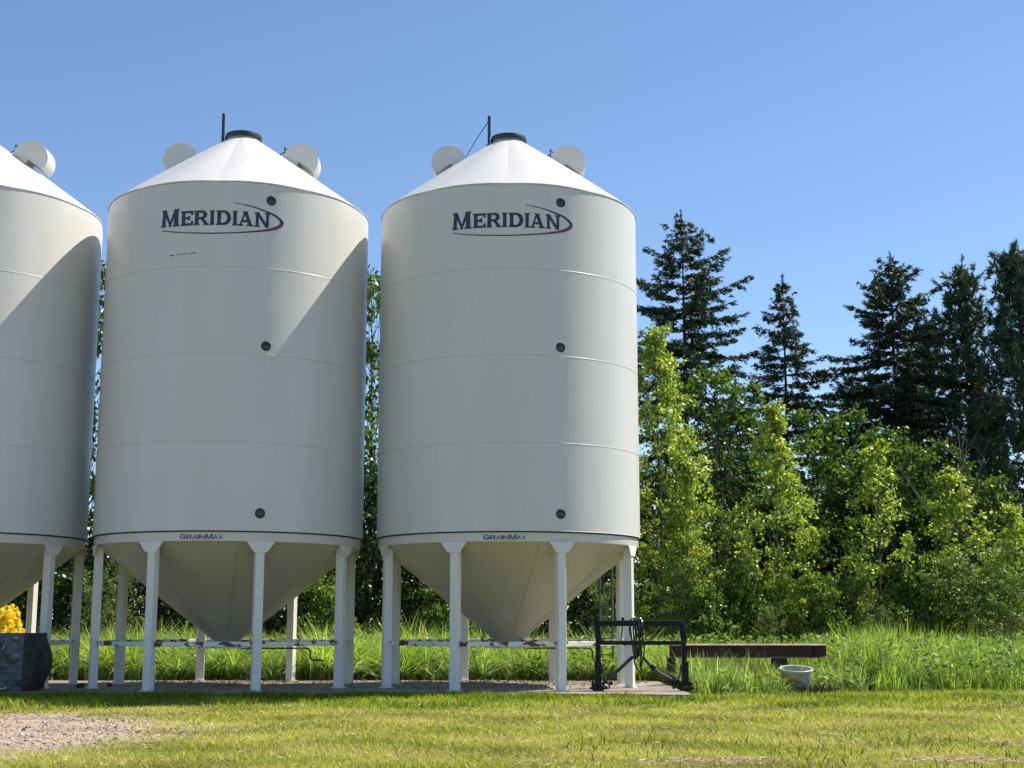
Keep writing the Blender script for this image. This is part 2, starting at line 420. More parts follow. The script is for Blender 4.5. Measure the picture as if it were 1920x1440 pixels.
# sight glasses
for ang, z in ((22.4, 9.495), (21.95, 6.565), (21.6, 3.32)):
    a = rad(ang); n = Vector((math.sin(a), -math.cos(a), 0)); t = Vector((math.cos(a), math.sin(a), 0)); up = Vector((0, 0, 1))
    def ring(prof, n=n, t=t, z=z, seg=28):
        m = MB(); vs = []; fs = []
        for r, h in prof:
            for k in range(seg):
                q = 2 * PI * k / seg; vs.append(n * (RAD + h) + t * (r * math.cos(q)) + up * (z + r * math.sin(q)))
        for i in range(len(prof) - 1):
            for k in range(seg): fs.append((i * seg + k, i * seg + (k + 1) % seg, (i + 1) * seg + (k + 1) % seg, (i + 1) * seg + k))
        fs.append(tuple((len(prof) - 1) * seg + k for k in range(seg)))
        return m.add(vs, fs)
    g = ring([(.096, -.01), (.096, .012), (.088, .02), (.074, .02), (.072, .008)]).build("sight_glass", M['rubber'], bin0, 40)
    ring([(.072, .006), (.07, .010), (.04, .016)]).build("pane", M['glass'], g, 50)
# ladder on the far side
la = 131; na_ = P(la, 1, 0); ta = Vector((math.cos(rad(la)), math.sin(rad(la)), 0))
lad = MB()
for s in (-1, 1): lad.bar(na_ * 2.85 + ta * .19 * s + Vector((0, 0, .5)), na_ * 2.85 + ta * .19 * s + Vector((0, 0, 9.6)), .032, .05, up=na_)
lad = lad.build("ladder", M['ladder'], bin0)
for i in range(26):
    z = .58 + i * .345
    MB().tube([na_ * 2.85 - ta * .185 + Vector((0, 0, z)), na_ * 2.85 + ta * .185 + Vector((0, 0, z))], .016, 6).build("rung", M['ladder'], lad)
for z in (3.3, 5.0, 6.8, 8.6):
    for s in (-1, 1): MB().bar(na_ * 2.74 + ta * .19 * s + Vector((0, 0, z)), na_ * 2.85 + ta * .19 * s + Vector((0, 0, z)), .02, .03).build("standoff", M['ladder'], lad)

# printed lettering, bent round the wall
def arc(cx, cy, rx, ry, th, tv, a0, a1, n=9):
    out = []
    for i in range(n):
        p = []
        for a, ax, ay in ((a0 + (a1 - a0) * i / n, rx, ry), (a0 + (a1 - a0) * (i + 1) / n, rx, ry), (a0 + (a1 - a0) * (i + 1) / n, rx - th, ry - tv), (a0 + (a1 - a0) * i / n, rx - th, ry - tv)):
            p.append((cx + ax * math.cos(rad(a)), cy + ay * math.sin(rad(a))))
        out.append(p)
    return out
def R4(x0, y0, x1, y1): return [(x0, y0), (x1, y0), (x1, y1), (x0, y1)]
def SF(x0, x1, y, up, flare=.03, h=.075):
    """a wedge serif"""
    return [(x0, y), (x1, y), (x1 - flare, y + h * up), (x0 + flare, y + h * up)]
GL = {
 'I': (.34, [R4(.07, 0, .27, 1), SF(0, .34, 0, 1), SF(0, .34, 1, -1)]),
 'E': (.84, [R4(.08, 0, .28, 1), SF(0, .35, 0, 1), SF(0, .35, 1, -1), R4(.2, .875, .82, 1), R4(.2, 0, .82, .125), R4(.2, .44, .60, .56),
             [(.72, .76), (.82, .72), (.82, 1), (.76, 1)], [(.72, .24), (.84, .28), (.82, 0), (.76, 0)], [(.52, .38), (.60, .34), (.60, .66), (.52, .62)]]),
 'R': (.97, [R4(.08, 0, .28, 1), SF(0, .36, 0, 1), SF(0, .36, 1, -1), R4(.2, .88, .56, 1), R4(.2, .42, .56, .54)] + arc(.54, .71, .32, .29, .19, .12, -90, 90) +
      [[(.44, .44), (.66, .46), (.95, .06), (.74, .0)], SF(.68, .99, 0, 1, .02)]),
 'D': (1.0, [R4(.08, 0, .28, 1), SF(0, .36, 0, 1), SF(0, .36, 1, -1), R4(.2, .875, .5, 1), R4(.2, 0, .5, .125)] + arc(.48, .5, .50, .5, .21, .125, -90, 90, 12)),
 'A': (1.08, [[(.10, 0), (.25, 0), (.54, 1), (.42, 1)], [(.40, 1), (.66, 1), (.99, 0), (.74, 0)], R4(.27, .26, .80, .38), SF(0, .36, 0, 1), SF(.64, 1.08, 0, 1), SF(.34, .70, 1, -1, .05)]),
 'N': (1.02, [R4(.09, 0, .23, 1), [(.06, 1), (.30, 1), (.93, .0), (.70, .0)], R4(.79, 0, .93, 1), SF(0, .33, 0, 1), SF(-.01, .30, 1, -1), SF(.69, 1.03, 1, -1)]),
 'M': (1.02, [[(.06, 0), (.20, 0), (.24, 1), (.11, 1)], [(.10, 1), (.30, 1), (.58, .02), (.47, .0)], [(.45, .0), (.56, .0), (.90, 1), (.72, 1)], [(.76, 0), (.96, 0), (.93, 1), (.78, 1)],
              SF(0, .27, 0, 1), SF(.68, 1.02, 0, 1), [(.04, 1), (.28, 1), (.25, .92), (.06, .93)], [(.72, 1.0), (1.0, 1.03), (.98, .95), (.75, .92)]]),
 'G': (1.0, arc(.52, .5, .50, .5, .15, .13, 35, 325, 18) + [R4(.56, .40, 1.0, .52), R4(.86, .08, 1.0, .5)]),
 'X': (1.0, [[(.0, 1), (.2, 1), (1.0, 0), (.8, 0)], [(.82, 1), (.98, 1), (.18, 0), (.02, 0)]]),
}
PLAIN = {'I': (.16, [R4(.0, 0, .16, 1)]), 'A': (1.0, [[(0, 0), (.15, 0), (.56, 1), (.42, 1)], [(.42, 1), (.58, 1), (1.0, 0), (.84, 0)], R4(.22, .24, .8, .36)]),
 'R': (.9, [R4(0, 0, .17, 1), R4(.1, .87, .5, 1), R4(.1, .42, .5, .54)] + arc(.48, .71, .36, .29, .16, .13, -90, 90) + [[(.36, .45), (.56, .45), (.92, 0), (.70, 0)]]),
 'N': (.95, [R4(0, 0, .15, 1), [(0, 1), (.2, 1), (.95, 0), (.75, 0)], R4(.80, 0, .95, 1)]), 'G': GL['G'], 'X': GL['X'],
 'M': (1.1, [R4(0, 0, .15, 1), [(0, 1), (.2, 1), (.62, 0), (.48, 0)], [(.48, 0), (.62, 0), (1.1, 1), (.9, 1)], R4(.95, 0, 1.1, 1)])}
def write(name, spec, base_r, table, z0, fat=.028):
    """spec: (letter, start angle, end angle, height)"""
    for li, (ch, a0, a1, hh) in enumerate(spec):
        wd, polys = table[ch]; V = []; F = []
        for pi_, poly in enumerate(polys):
            r = base_r + .005 + .0004 * pi_
            o = len(V)
            cu_, cv_ = sum(q[0] for q in poly) / len(poly), sum(q[1] for q in poly) / len(poly)
            for u, v in poly:                                   # a little bolder than the skeleton
                u += fat * (1 if u > cu_ else -1); v += fat * .7 * (1 if v > cv_ else -1)
                V.append(tuple(P(a0 + (a1 - a0) * u / wd, r, z0 + v * hh)))
            F.append(tuple(range(o, o + len(poly))))
        me = D.meshes.new(name); me.from_pydata(V, [], F); me.update(); me.materials.append(M['decal'])
        at = me.attributes.new("tint", 'FLOAT', 'POINT'); at.data.foreach_set("value", [0.0] * len(V))
        link(name, me, bin0)
write("letter", [('M', -23.7, -15.44, .335), ('E', -14.6, -9.36, .285), ('R', -8.88, -2.98, .285), ('I', -2.36, -.46, .285), ('D', .39, 6.2, .285), ('I', 6.9, 8.76, .285), ('A', 9.06, 15.25, .285), ('N', 15.86, 21.96, .285)], RAD, GL, 8.938)
write("model_letter", [('G', -9.89, -7.5, .092), ('R', -7.16, -4.95, .076), ('A', -4.82, -2.75, .076), ('I', -2.5, -2.07, .076), ('N', -1.74, .12, .076), ('M', .61, 3.21, .092), ('A', 3.37, 5.3, .076), ('X', 5.46, 7.33, .076)], RAD - .038, PLAIN, 2.826)
ctrl = [(7.07, 9.393, .010), (14.38, 9.339, .020), (19.96, 9.265, .030), (23.77, 9.203, .040), (26.5, 9.114, .060), (27.0, 9.051, .080), (26.0, 8.982, .070), (23.2, 8.918, .052), (19.3, 8.866, .038), (11.71, 8.806, .026), (-.35, 8.765, .022), (-12.97, 8.792, .020), (-23.28, 8.866, .016)]
cu = []
for i in range(len(ctrl) - 1):
    p = [np.array(ctrl[max(0, min(len(ctrl) - 1, i + k))]) for k in (-1, 0, 1, 2)]
    for s in range(8):
        t = s / 8; cu.append(.5 * ((2 * p[1]) + (-p[0] + p[2]) * t + (2 * p[0] - 5 * p[1] + 4 * p[2] - p[3]) * t * t + (-p[0] + 3 * p[1] - 3 * p[2] + p[3]) * t ** 3))
cu.append(np.array(ctrl[-1])); V = []; F = []; tn = []
for i, c in enumerate(cu):
    q0, q1 = cu[max(0, i - 1)], cu[min(len(cu) - 1, i + 1)]
    dx, dz = (q1[0] - q0[0]) * .0478, q1[1] - q0[1]; l = math.hypot(dx, dz); nx, nz = -dz / l, dx / l
    for s in (-1, 1): V.append(tuple(P(c[0] + s * nx * c[2] / 2 / .0478, RAD + .007, c[1] + s * nz * c[2] / 2)))
    f = i / len(cu); t_ = max(0, 1 - abs(f - .52) / .32); tn += [t_, t_]
    if i: F.append((2 * i - 2, 2 * i - 1, 2 * i + 1, 2 * i))
me = D.meshes.new("swoosh"); me.from_pydata(V, [], F); me.update(); me.materials.append(M['decal'])
at = me.attributes.new("tint", 'FLOAT', 'POINT'); at.data.foreach_set("value", tn); link("swoosh", me, bin0)

bin1 = copy_tree(bin0); bin2 = copy_tree(bin0)
bin0.location = (-.076, 29.263, 0)
bin1.location = (-5.855, 29.108, 0); bin1.rotation_euler = (0, 0, rad(1.2))
bin2.location = (-11.635, 28.954, 0); bin2.rotation_euler = (0, 0, rad(.6))
bin1["label"] = "middle white hopper bin, a thin dark scuff on its wall below the lettering"
bin2["label"] = "white hopper bin cut off by the left edge, behind the dark wrapped block"
MB().tube([(-.43, -.12, 12.10), (-.66, -.12, 11.74), (-.93, -.12, 11.27)], .009, 6).build("rope", M['rod'], bin0)
b = MB()
for x0, x1, z, th in ((-19.0, -17.0, 8.335, .022), (-15.9, -13.2, 8.35, .015), (-13.2, -11.2, 8.362, .018), (-10.2, -8.8, 8.362, .015), (-8.7, -7.6, 8.365, .024)):
    n = 4
    for i in range(n):
        b.add([P(x0 + (x1 - x0) * i / n, RAD + .003, z), P(x0 + (x1 - x0) * (i + 1) / n, RAD + .003, z + .004), P(x0 + (x1 - x0) * (i + 1) / n, RAD + .003, z + th), P(x0 + (x1 - x0) * i / n, RAD + .003, z + th * .7)], [(0, 1, 2, 3)])
b.build("scuff", M['seal'], bin1)


# ------------------------------------------------------------------ black loader frame
fr = thing("loader_frame", (0, 0, 0), "black steel loader frame with hoses draped over its top bar", "loader frame")
FY = 27.0
def fp(px, py, dy=0.0): return Vector((fpx(px, FY + dy, .6), FY + dy, hpx(py, FY + dy)))
def fixz(v, z): return Vector((v.x, v.y, z))
b = MB(); b.bar(fp(1122, 1168.5, .06), fp(1280, 1168.5, .06), .11, .11, bev=.008); b.build("top_bar", M['black_paint'], fr)
b = MB(); b.bar(fp(1122, 1205.5), fp(1284, 1205.5), .075, .075, bev=.008); b.build("middle_bar", M['black_paint'], fr)
for side, x0, x1 in ((-1, 1119, 1123), (1, 1278, 1284)):
    b = MB(); b.bar(fp(x0, 1164, .08), fp(x1, 1206), .075, .11, up=(1, 0, 0), bev=.008); b.build("upper_arm", M['black_paint'], fr)
for x, xo in ((1121, 1114), (1282, 1290)):
    top = fp(x, 1203); f = fp(x + (0 if x < 1200 else 2), 1290)
    b = MB(); b.bar(top, fixz(f, .10), .085, .10, up=(0, 1, 0), bev=.008); up_ = b.build("upright", M['black_paint'], fr)
    b = MB(); b.bar(fixz(f, .55), fixz(f, .07), .125, .15, up=(0, 1, 0), bev=.01); b.build("sleeve", M['black_paint'], up_)
    b = MB(); s = 1 if x < 1200 else -1
    b.box(fixz(f, .045), (.20, .26, .09), bev=.012); b.box(f * 0 + Vector((f.x - .10, f.y, .10)), (.05, .16, .16), bev=.01); b.box(Vector((f.x + .10, f.y + .02, .13)), (.05, .16, .08), bev=.01)
    b.box(Vector((f.x + s * .20, f.y, .15)), (.16, .07, .06), Matrix.Rotation(s * .3, 3, 'Y'), .01)
    b.tube([Vector((f.x - .16, f.y - .05, .05)), Vector((f.x + .16, f.y - .05, .05))], .022, 8)
    b.tube([Vector((f.x - .09, f.y - .15, .035)), Vector((f.x - .09, f.y - .15, .15))], .02, 8)
    b.build("coupler_foot", M['black_paint'], up_)
b = MB(); lug = fp(1114.5, 1166, .05); b.bar(lug, lug + Vector((.015, 0, .10)), .02, .06, up=(0, 1, 0)); b.bar(lug + Vector((.07, 0, .04)), lug + Vector((.08, 0, .10)), .03, .04, up=(0, 1, 0))
b.box(fp(1168.5, 1160, .06), (.06, .05, .06), bev=.015); b.box(fp(1222, 1161.5, .06), (.10, .06, .03), bev=.01); b.build("hose_lug", M['black_paint'], fr)
MB().tube([fp(1187, 1231, .05), fp(1160, 1256, .02), fixz(fp(1131, 1283), .16)], [.034, .034, .02], 8).build("lift_cylinder", M['rod'], fr, 40)
MB().tube([fp(1205, 1231, .05), fp(1219, 1248, .03), fp(1238, 1263), fixz(fp(1270, 1284), .16)], [.03, .034, .024, .02], 8).build("lift_cylinder", M['rod'], fr, 40)
MB().box(fp(1224, 1251), (.10, .07, .11), Matrix.Rotation(.6, 3, 'Y'), .02).build("valve_block", M['black_paint'], fr)
def curve_pts(ps, n=7):
    ps = [Vector(p) for p in ps]; out = []
    for i in range(len(ps) - 1):
        q = [ps[max(0, min(len(ps) - 1, i + k))] for k in (-1, 0, 1, 2)]
        for s in range(n):
            t = s / n; out.append(.5 * ((2 * q[1]) + (-q[0] + q[2]) * t + (2 * q[0] - 5 * q[1] + 4 * q[2] - q[3]) * t * t + (-q[0] + 3 * q[1] - 3 * q[2] + q[3]) * t ** 3))
    return out + [ps[-1]]
hz = [[(1192, 1237), (1187, 1206), (1182, 1178), (1184, 1163), (1189, 1161), (1192, 1178), (1194, 1212), (1192, 1236)],
      [(1196, 1234), (1199, 1204), (1202, 1180), (1196, 1163), (1191, 1160), (1188, 1176), (1190, 1208), (1194, 1232)],
      [(1200, 1230), (1204, 1206), (1206, 1178), (1204, 1163), (1199, 1161), (1198, 1184), (1200, 1215), (1198, 1230)],
      [(1188, 1166), (1193, 1186), (1200, 1200), (1203, 1222), (1200, 1246), (1204, 1256)],
      [(1186, 1164), (1181, 1180), (1186, 1204), (1188, 1226), (1190, 1244), (1197, 1258), (1203, 1262)],
      [(1206, 1166), (1203, 1186), (1208, 1206), (1207, 1228), (1203, 1244), (1201, 1256)],
      [(1196, 1162), (1205, 1176), (1204, 1200), (1198, 1222), (1196, 1232)],
      [(1168, 1170), (1167, 1184), (1165, 1198), (1165, 1206)]]
for i, h in enumerate(hz):
    pts = []
    for j, (x, y) in enumerate(h):
        dy = -.03 - .025 * (i % 3) if 2 < y - 1162 else .03
        pts.append(fp(x, y, dy))
    MB().tube(curve_pts(pts), .016 if i < 7 else .012, 7).build("hose", M['hose'], fr, 50)
b = MB(); b.bar(fp(1191, 1208, -.06), fp(1192, 1231, -.06), .08, .07, bev=.02); b.bar(fp(1199, 1212, -.05), fp(1198, 1230, -.05), .06, .06, bev=.02); b.build("hose_bundle", M['hose'], fr)
MB().tube(curve_pts([fp(1128, 1246, -.05), fp(1129, 1262, -.06), fp(1136, 1276, -.08), fixz(fp(1142, 1284, -.10), .12), fixz(fp(1140, 1289, -.1), .05), fixz(fp(1128, 1284, -.08), .13)]), .015, 7).build("hose", M['hose'], fr, 50)
MB().tube(curve_pts([fp(1276, 1247, -.05), fp(1275, 1262, -.06), fp(1269, 1276, -.08), fixz(fp(1262, 1285, -.10), .12), fixz(fp(1262, 1289, -.1), .05), fixz(fp(1274, 1284, -.08), .13)]), .015, 7).build("hose", M['hose'], fr, 50)


# ------------------------------------------------------------------ beam, tub, boards, wrapped block
BY = 29.6; xa, xb = fpx(1256, BY), fpx(1551, BY); zt = .835
bm_ = thing("steel_beam", ((xa + xb) / 2, BY, .57), "long rusty steel beam lying on blocks in the tall grass", "steel beam"); bm_.rotation_euler = (rad(6), 0, 0)
L = xb - xa
MB().box((0, 0, .12), (L, .014, .232)).build("web", M['rust'], bm_)
MB().box((0, 0, .2455), (L, .20, .018), bev=.003).build("top_flange", M['rust_pale'], bm_)
MB().box((0, 0, -.0055), (L, .20, .018), bev=.003).build("bottom_flange", M['rust_pale'], bm_)
for x in (-L * .38, L * .42): MB().box((x, -.05, .12), (.012, .082, .228)).build("stiffener", M['rust'], bm_)
b = MB(); b.box((0, 0, .0), (.16, .20, .675), bev=.012)
o = b.build("timber_block", M['dark_timber']); o.location = (fpx(1259, BY), BY, LAWN_Z + .335); tag(o, "dark upright timber block under the left end of the rusty beam", "timber block")
b = MB(); b.box((0, 0, 0), (.42, .24, .30), bev=.012); b.box((.02, 0, .23), (.34, .22, .155), Matrix.Rotation(.06, 3, 'Z'), .01); b.box((0, 0, .41), (.3, .2, .19))
o = b.build("timber_block", M['dark_timber']); o.location = (fpx(1462, BY), BY, LAWN_Z + .16); tag(o, "low stacked dark timber block under the right part of the rusty beam", "timber block")
b = MB(); b.bar((-.36, 0, .17), (.36, 0, -.17), .12, .035, up=(0, 1, 0), bev=.006)
o = b.build("weathered_board", M['timber']); o.location = (fpx(1424, 29.15), 29.15, .22); tag(o, "broken weathered board leaning down from under the rusty beam", "board")

TY = 28.3
tub = thing("plastic_tub", (fpx(1492, TY), TY, LAWN_Z), "white plastic tub with a faded yellow label, standing in weeds", "tub")
tub.rotation_euler = (rad(9), rad(2), rad(-10)); tub.location.z = LAWN_Z - .05
MB().lathe([(.001, .02), (.25, .02), (.262, .04), (.305, .52), (.30, .52), (.255, .05), (.001, .045)], 40).build("tub_body", M['tub'], tub, 40)
MB().lathe([(.298, .50), (.325, .495), (.334, .51), (.334, .55), (.32, .562), (.298, .555), (.298, .50)], 40).build("rim", M['tub'], tub, 40)
MB().lathe([(.2865, .30), (.3037, .466)], 20, rad(-78), rad(20)).build("paper_label", M['tub_label'], tub, 40)
MB().tube(curve_pts([(.30, -.10, .52), (.26, -.21, .46), (.17, -.30, .30), (.14, -.31, .12), (.15, -.31, .0)]), .011, 6).build("bail_handle", M['tub'], tub, 40)

BX, BYk = -9.15, 26.62      # near right vertical edge of the wrapped block
blk = thing("wrapped_block", (BX, BYk, 0), "dark grey plastic-wrapped block with a bulging side at the left edge", "wrapped block")
def crumple(nx, nz, f, amp, seed):
    r = np.random.default_rng(seed); ph = r.uniform(0, 6, (8, 2)); fr_ = r.uniform(2, 11, (8, 2)); V = []; F = []
    for i in range(nz + 1):
        for j in range(nx + 1):
            u, v = j / nx, i / nz; d = sum(math.sin(fr_[k, 0] * u * 3 + fr_[k, 1] * v * 2 + ph[k, 0]) * amp / 8 for k in range(8)) * min(1, 8 * u, 8 * v, 8 * (1 - u), 8 * (1 - v)); V.append(f(u, v, d))
    for i in range(nz):
        for j in range(nx): F.append((i * (nx + 1) + j, i * (nx + 1) + j + 1, (i + 1) * (nx + 1) + j + 1, (i + 1) * (nx + 1) + j))
    return MB().add(V, F)
Hb = 1.075
crumple(40, 30, lambda u, v, d: (-1.7 * (1 - u) + .0, d - .03 * math.sin(PI * v), .0 + Hb * v), .20, 1).build("front_sheet", M['wrap'], blk, 60)
crumple(26, 24, lambda u, v, d: (.30 * math.sin(PI * (.08 + v * .84)) * math.sin(PI * (.15 + .75 * u)) * 1.15 * (1 if u > 0 else 0) - .02 * u * 0, 1.15 * u, Hb * v) if u > 0 else (0.0, -.03 * math.sin(PI * v), Hb * v), .02, 2).build("side_sheet", M['wrap_side'], blk, 60)
b = MB(); b.add([(-1.7, 0, Hb), (0, 0, Hb), (.05, 1.15, Hb), (-1.7, 1.15, Hb), (-1.7, .0, 0), (-1.7, 1.15, 0), (.05, 1.15, 0)], [(0, 1, 2, 3), (0, 3, 5, 4), (3, 2, 6, 5)]); b.build("top_sheet", M['wrap'], blk)
b = MB(); b.box((-.42, -.055, .075), (.30, .02, .05), bev=.004); b.build("pale_strip", M['plate'], blk)
b = MB()
for x, z, w_, h_, r_ in ((-.13, .99, .075, .018, .1), (-.36, .82, .018, .09, .5), (-.12, .69, .022, .03, 0)):
    b.box((x, -.062, z), (w_, .006, h_), Matrix.Rotation(r_, 3, 'Y'))
b.build("wrap_tear", M['plate'], blk)
b = MB(); b.box((-.02, -.045, .16), (.16, .02, .10), bev=.006); b.box((-.02, -.06, .16), (.12, .012, .07)); b.build("dark_patch", M['rubber'], blk)

# clods and scraps near leg feet
for i, (x, y, s, lb) in enumerate(((fpx(150, 28.3), 28.3, .055, "dark clod on the slab between the left edge bin and the middle bin"), (fpx(205, 28.9), 28.9, .04, "small dark clod beside the rear left leg of the middle bin"))):
    bm = bmesh.new(); bmesh.ops.create_icosphere(bm, subdivisions=2, radius=1)
    rr = random.Random(i)
    for v in bm.verts: v.co = Vector((v.co.x * s * 1.5, v.co.y * s, (v.co.z + .75) * s * .9)) * rr.uniform(.75, 1.2)
    me = D.meshes.new("dirt_clod"); bm.to_mesh(me); bm.free(); me.materials.append(M['clod'])
    tag(link("dirt_clod", me, None, (x, y, 0)), lb, "clod", "dark clods on the slab")


# ------------------------------------------------------------------ trees and shrubs
def tree_meshes(mat, bark, name_c, trunk_mb, leafV, tint):
    return trunk_mb.mesh("trunk", bark, 60), np_mesh(name_c, leafV, 4, mat, tint)

def broadleaf(seed, H, rx, ncl, nleaf, leaf, prof, mat, bark, base=.12, sig=.26, stems=1, tr=.0075, wid=.62, flat=.75, limb_lo=.5):
    r = np.random.default_rng(seed); tb = MB(); C = []; A = []
    lean = r.normal(size=2) * .012 * H
    axes = []
    for s in range(stems):
        off = r.normal(size=2) * (.10 * rx if stems > 1 else 0); top = H * (1 if s == 0 else r.uniform(.7, .95)); n = 8
        dv = r.normal(size=2) * (.22 * rx if stems > 1 else .05 * rx)
        pts = [(off[0] + dv[0] * t + lean[0] * t * t + .04 * math.sin(5 * t + s), off[1] + dv[1] * t + lean[1] * t * t + .04 * math.cos(4 * t), top * t * .97) for t in np.linspace(0, 1, n)]
        axes.append(np.array(pts)); tb.tube(pts, [max(.010, tr * H * (1 - .93 * t)) for t in np.linspace(0, 1, n)], 7)
    for i in range(ncl):
        u = (i + r.uniform()) / ncl; e = prof(u) * rx; ang = r.uniform(0, 2 * PI); rr = e * math.sqrt(r.uniform(.05, 1)) * r.uniform(.8, 1.15)
        h = H * (base + (1 - base) * u); ax = axes[i % stems]
        def axis_at(z): return np.array([np.interp(z, ax[:, 2], ax[:, 0]), np.interp(z, ax[:, 2], ax[:, 1])])
        c2 = axis_at(h) + np.array([math.cos(ang), math.sin(ang)]) * rr
        zl = max(.04 * H, h - rr * (1 + limb_lo) - .1); a2 = axis_at(min(zl, ax[-1, 2]))
        c = np.array([c2[0], c2[1], h])
        if rr > .12:
            mid = np.array([(a2[0] * .45 + c2[0] * .55), (a2[1] * .45 + c2[1] * .55), zl + (h - zl) * .42])
            tb.tube([(a2[0], a2[1], zl), tuple(mid), tuple(c)], [max(.006, .0026 * H * (1 - u * .6)), .006, .003], 4, False)
        k = int(nleaf * r.uniform(.55, 1.35)); s_ = sig * r.uniform(.7, 1.3) * (.5 + .5 * min(1, prof(u)))
        # leaves sit along a few twigs that fan out from the limb's end
        nt_ = max(3, k // 9); td = unit(r.normal(size=(nt_, 3)) * np.array([1, 1, flat]) + np.array([math.cos(ang) * .5, math.sin(ang) * .5, .25]))
        tl = s_ * r.uniform(.8, 2.3, nt_); q = r.integers(0, nt_, k); f = r.uniform(.05, 1, k)
        C.append(c + td[q] * (tl[q] * f)[:, None] + r.normal(size=(k, 3)) * .05); A.append(td[q])
    C = np.concatenate(C); A = np.concatenate(A); C[:, 2] = np.maximum(C[:, 2], .05); n = len(C)
    Ls = leaf * r.uniform(.65, 1.3, n)
    LV = leaf_verts(r, C, Ls, Ls * wid, A * .4 + np.array([0, 0, -.35]), .8)
    return tb.mesh("trunk", bark, 60), np_mesh("crown", LV, 4, mat, np.repeat(np.clip(r.beta(2, 2, n), 0, 1), 4))

def spruce(seed, H, rx, mat, droop=.25, gap=0.0, base=.06, dens=1.0, tuft=.15, up_tip=.35, steep=3.2, sharp=.8):
    """trunk with whorls of drooping limbs; each limb carries side twigs set with needle sprays"""
    r = np.random.default_rng(seed); tb = MB(); n = 9
    tb.tube([(.03 * math.sin(3 * t), .03 * math.cos(2 * t), H * t) for t in np.linspace(0, 1, n)], [max(.012, .0125 * H * (1 - t)) for t in np.linspace(0, 1, n)], 8)
    C = []; A = []; L = []; z = H * .965; k = 0
    while z > base * H:
        d = (H - z); f = d / H
        reach = rx * min(1.0, (f * steep) ** sharp + .03)
        nb = 4 if f < .08 else (5 if f < .3 else 6)
        for b_ in range(nb):
            if r.uniform() < gap: continue
            ang = 2 * PI * (b_ + r.uniform(-.35, .35)) / nb + k * .9; ln = max(.12, reach * r.uniform(.5, 1.25))
            zz = z + r.uniform(-.12, .12) * (.3 + f); o = np.array([math.cos(ang), math.sin(ang), 0.0])
            rise = .55 * (1 - f * 3.2) if f < .3 else 0.0
            m = 7; ts = np.linspace(0, 1, m)
            pz = zz + ln * (rise * ts - droop * (f * 2 if f < .5 else 1) * ts ** 1.2 + up_tip * droop * 1.6 * np.maximum(0, ts - .55) ** 1.4)
            side = np.array([-o[1], o[0], 0]) * r.normal() * .12 * ln
            pts = o[None, :] * (ln * ts)[:, None] + side[None, :] * (ts ** 2)[:, None]; pts[:, 2] = pz
            tb.tube([tuple(p) for p in pts[::2]], [max(.004, .013 * ln * (1 - t) + .004) for t in ts[::2]], 4, False)
            nt_ = max(5, int(ln * 15 * dens))
            for s in range(nt_):
                t = r.uniform(.12 if ln > .7 else 0, 1); p = np.array([np.interp(t, ts, pts[:, j]) for j in range(3)])
                sgn = 1 if s % 2 else -1
                tl = min(.75, .10 + .36 * ln * (1 - t * .8)) * r.uniform(.5, 1.15) * (.55 if ln < .5 else 1)
                dirv = unit(o * r.uniform(.45, .9) + sgn * np.array([-o[1], o[0], 0]) * r.uniform(.35, 1) + np.array([0, 0, r.uniform(-.45, .15)]))
                q = max(2, int(tl / .075))
                tt = (np.arange(q) + .6) / q
                C.append(p + dirv * (tl * tt)[:, None] + r.normal(size=(q, 3)) * .02); A.append(np.repeat(dirv[None], q, 0)); L.append(np.full(q, tuft) * r.uniform(.75, 1.25, q))
            C.append(pts[-1:] ); A.append(o[None]); L.append(np.array([tuft * 1.2]))
        z -= (.16 + .42 * min(1, f * 2.2)) * (H / 14) * r.uniform(.8, 1.2) / max(.6, dens ** .3); k += 1
    zz = np.linspace(.955, .998, 14) * H; C.append(np.stack([0 * zz, 0 * zz, zz], 1) + r.normal(size=(14, 3)) * .03); A.append(np.tile([0, 0, 1.0], (14, 1))); L.append(np.full(14, tuft * .8))
    C = np.concatenate(C); A = np.concatenate(A); L = np.concatenate(L)
    # several crossed sprays at each spot
    C = np.repeat(C, 4, 0) + r.normal(size=(len(C) * 4, 3)) * .028; A = np.repeat(A, 4, 0); L = np.repeat(L, 4); n = len(C)
    LV = leaf_verts(r, C, L, L * .21, A * 1.3, .6)
    return tb.mesh("trunk", M['bark'], 60), np_mesh("crown", LV, 4, mat, np.repeat(np.clip(r.beta(2, 2.4, n), 0, 1), 4))

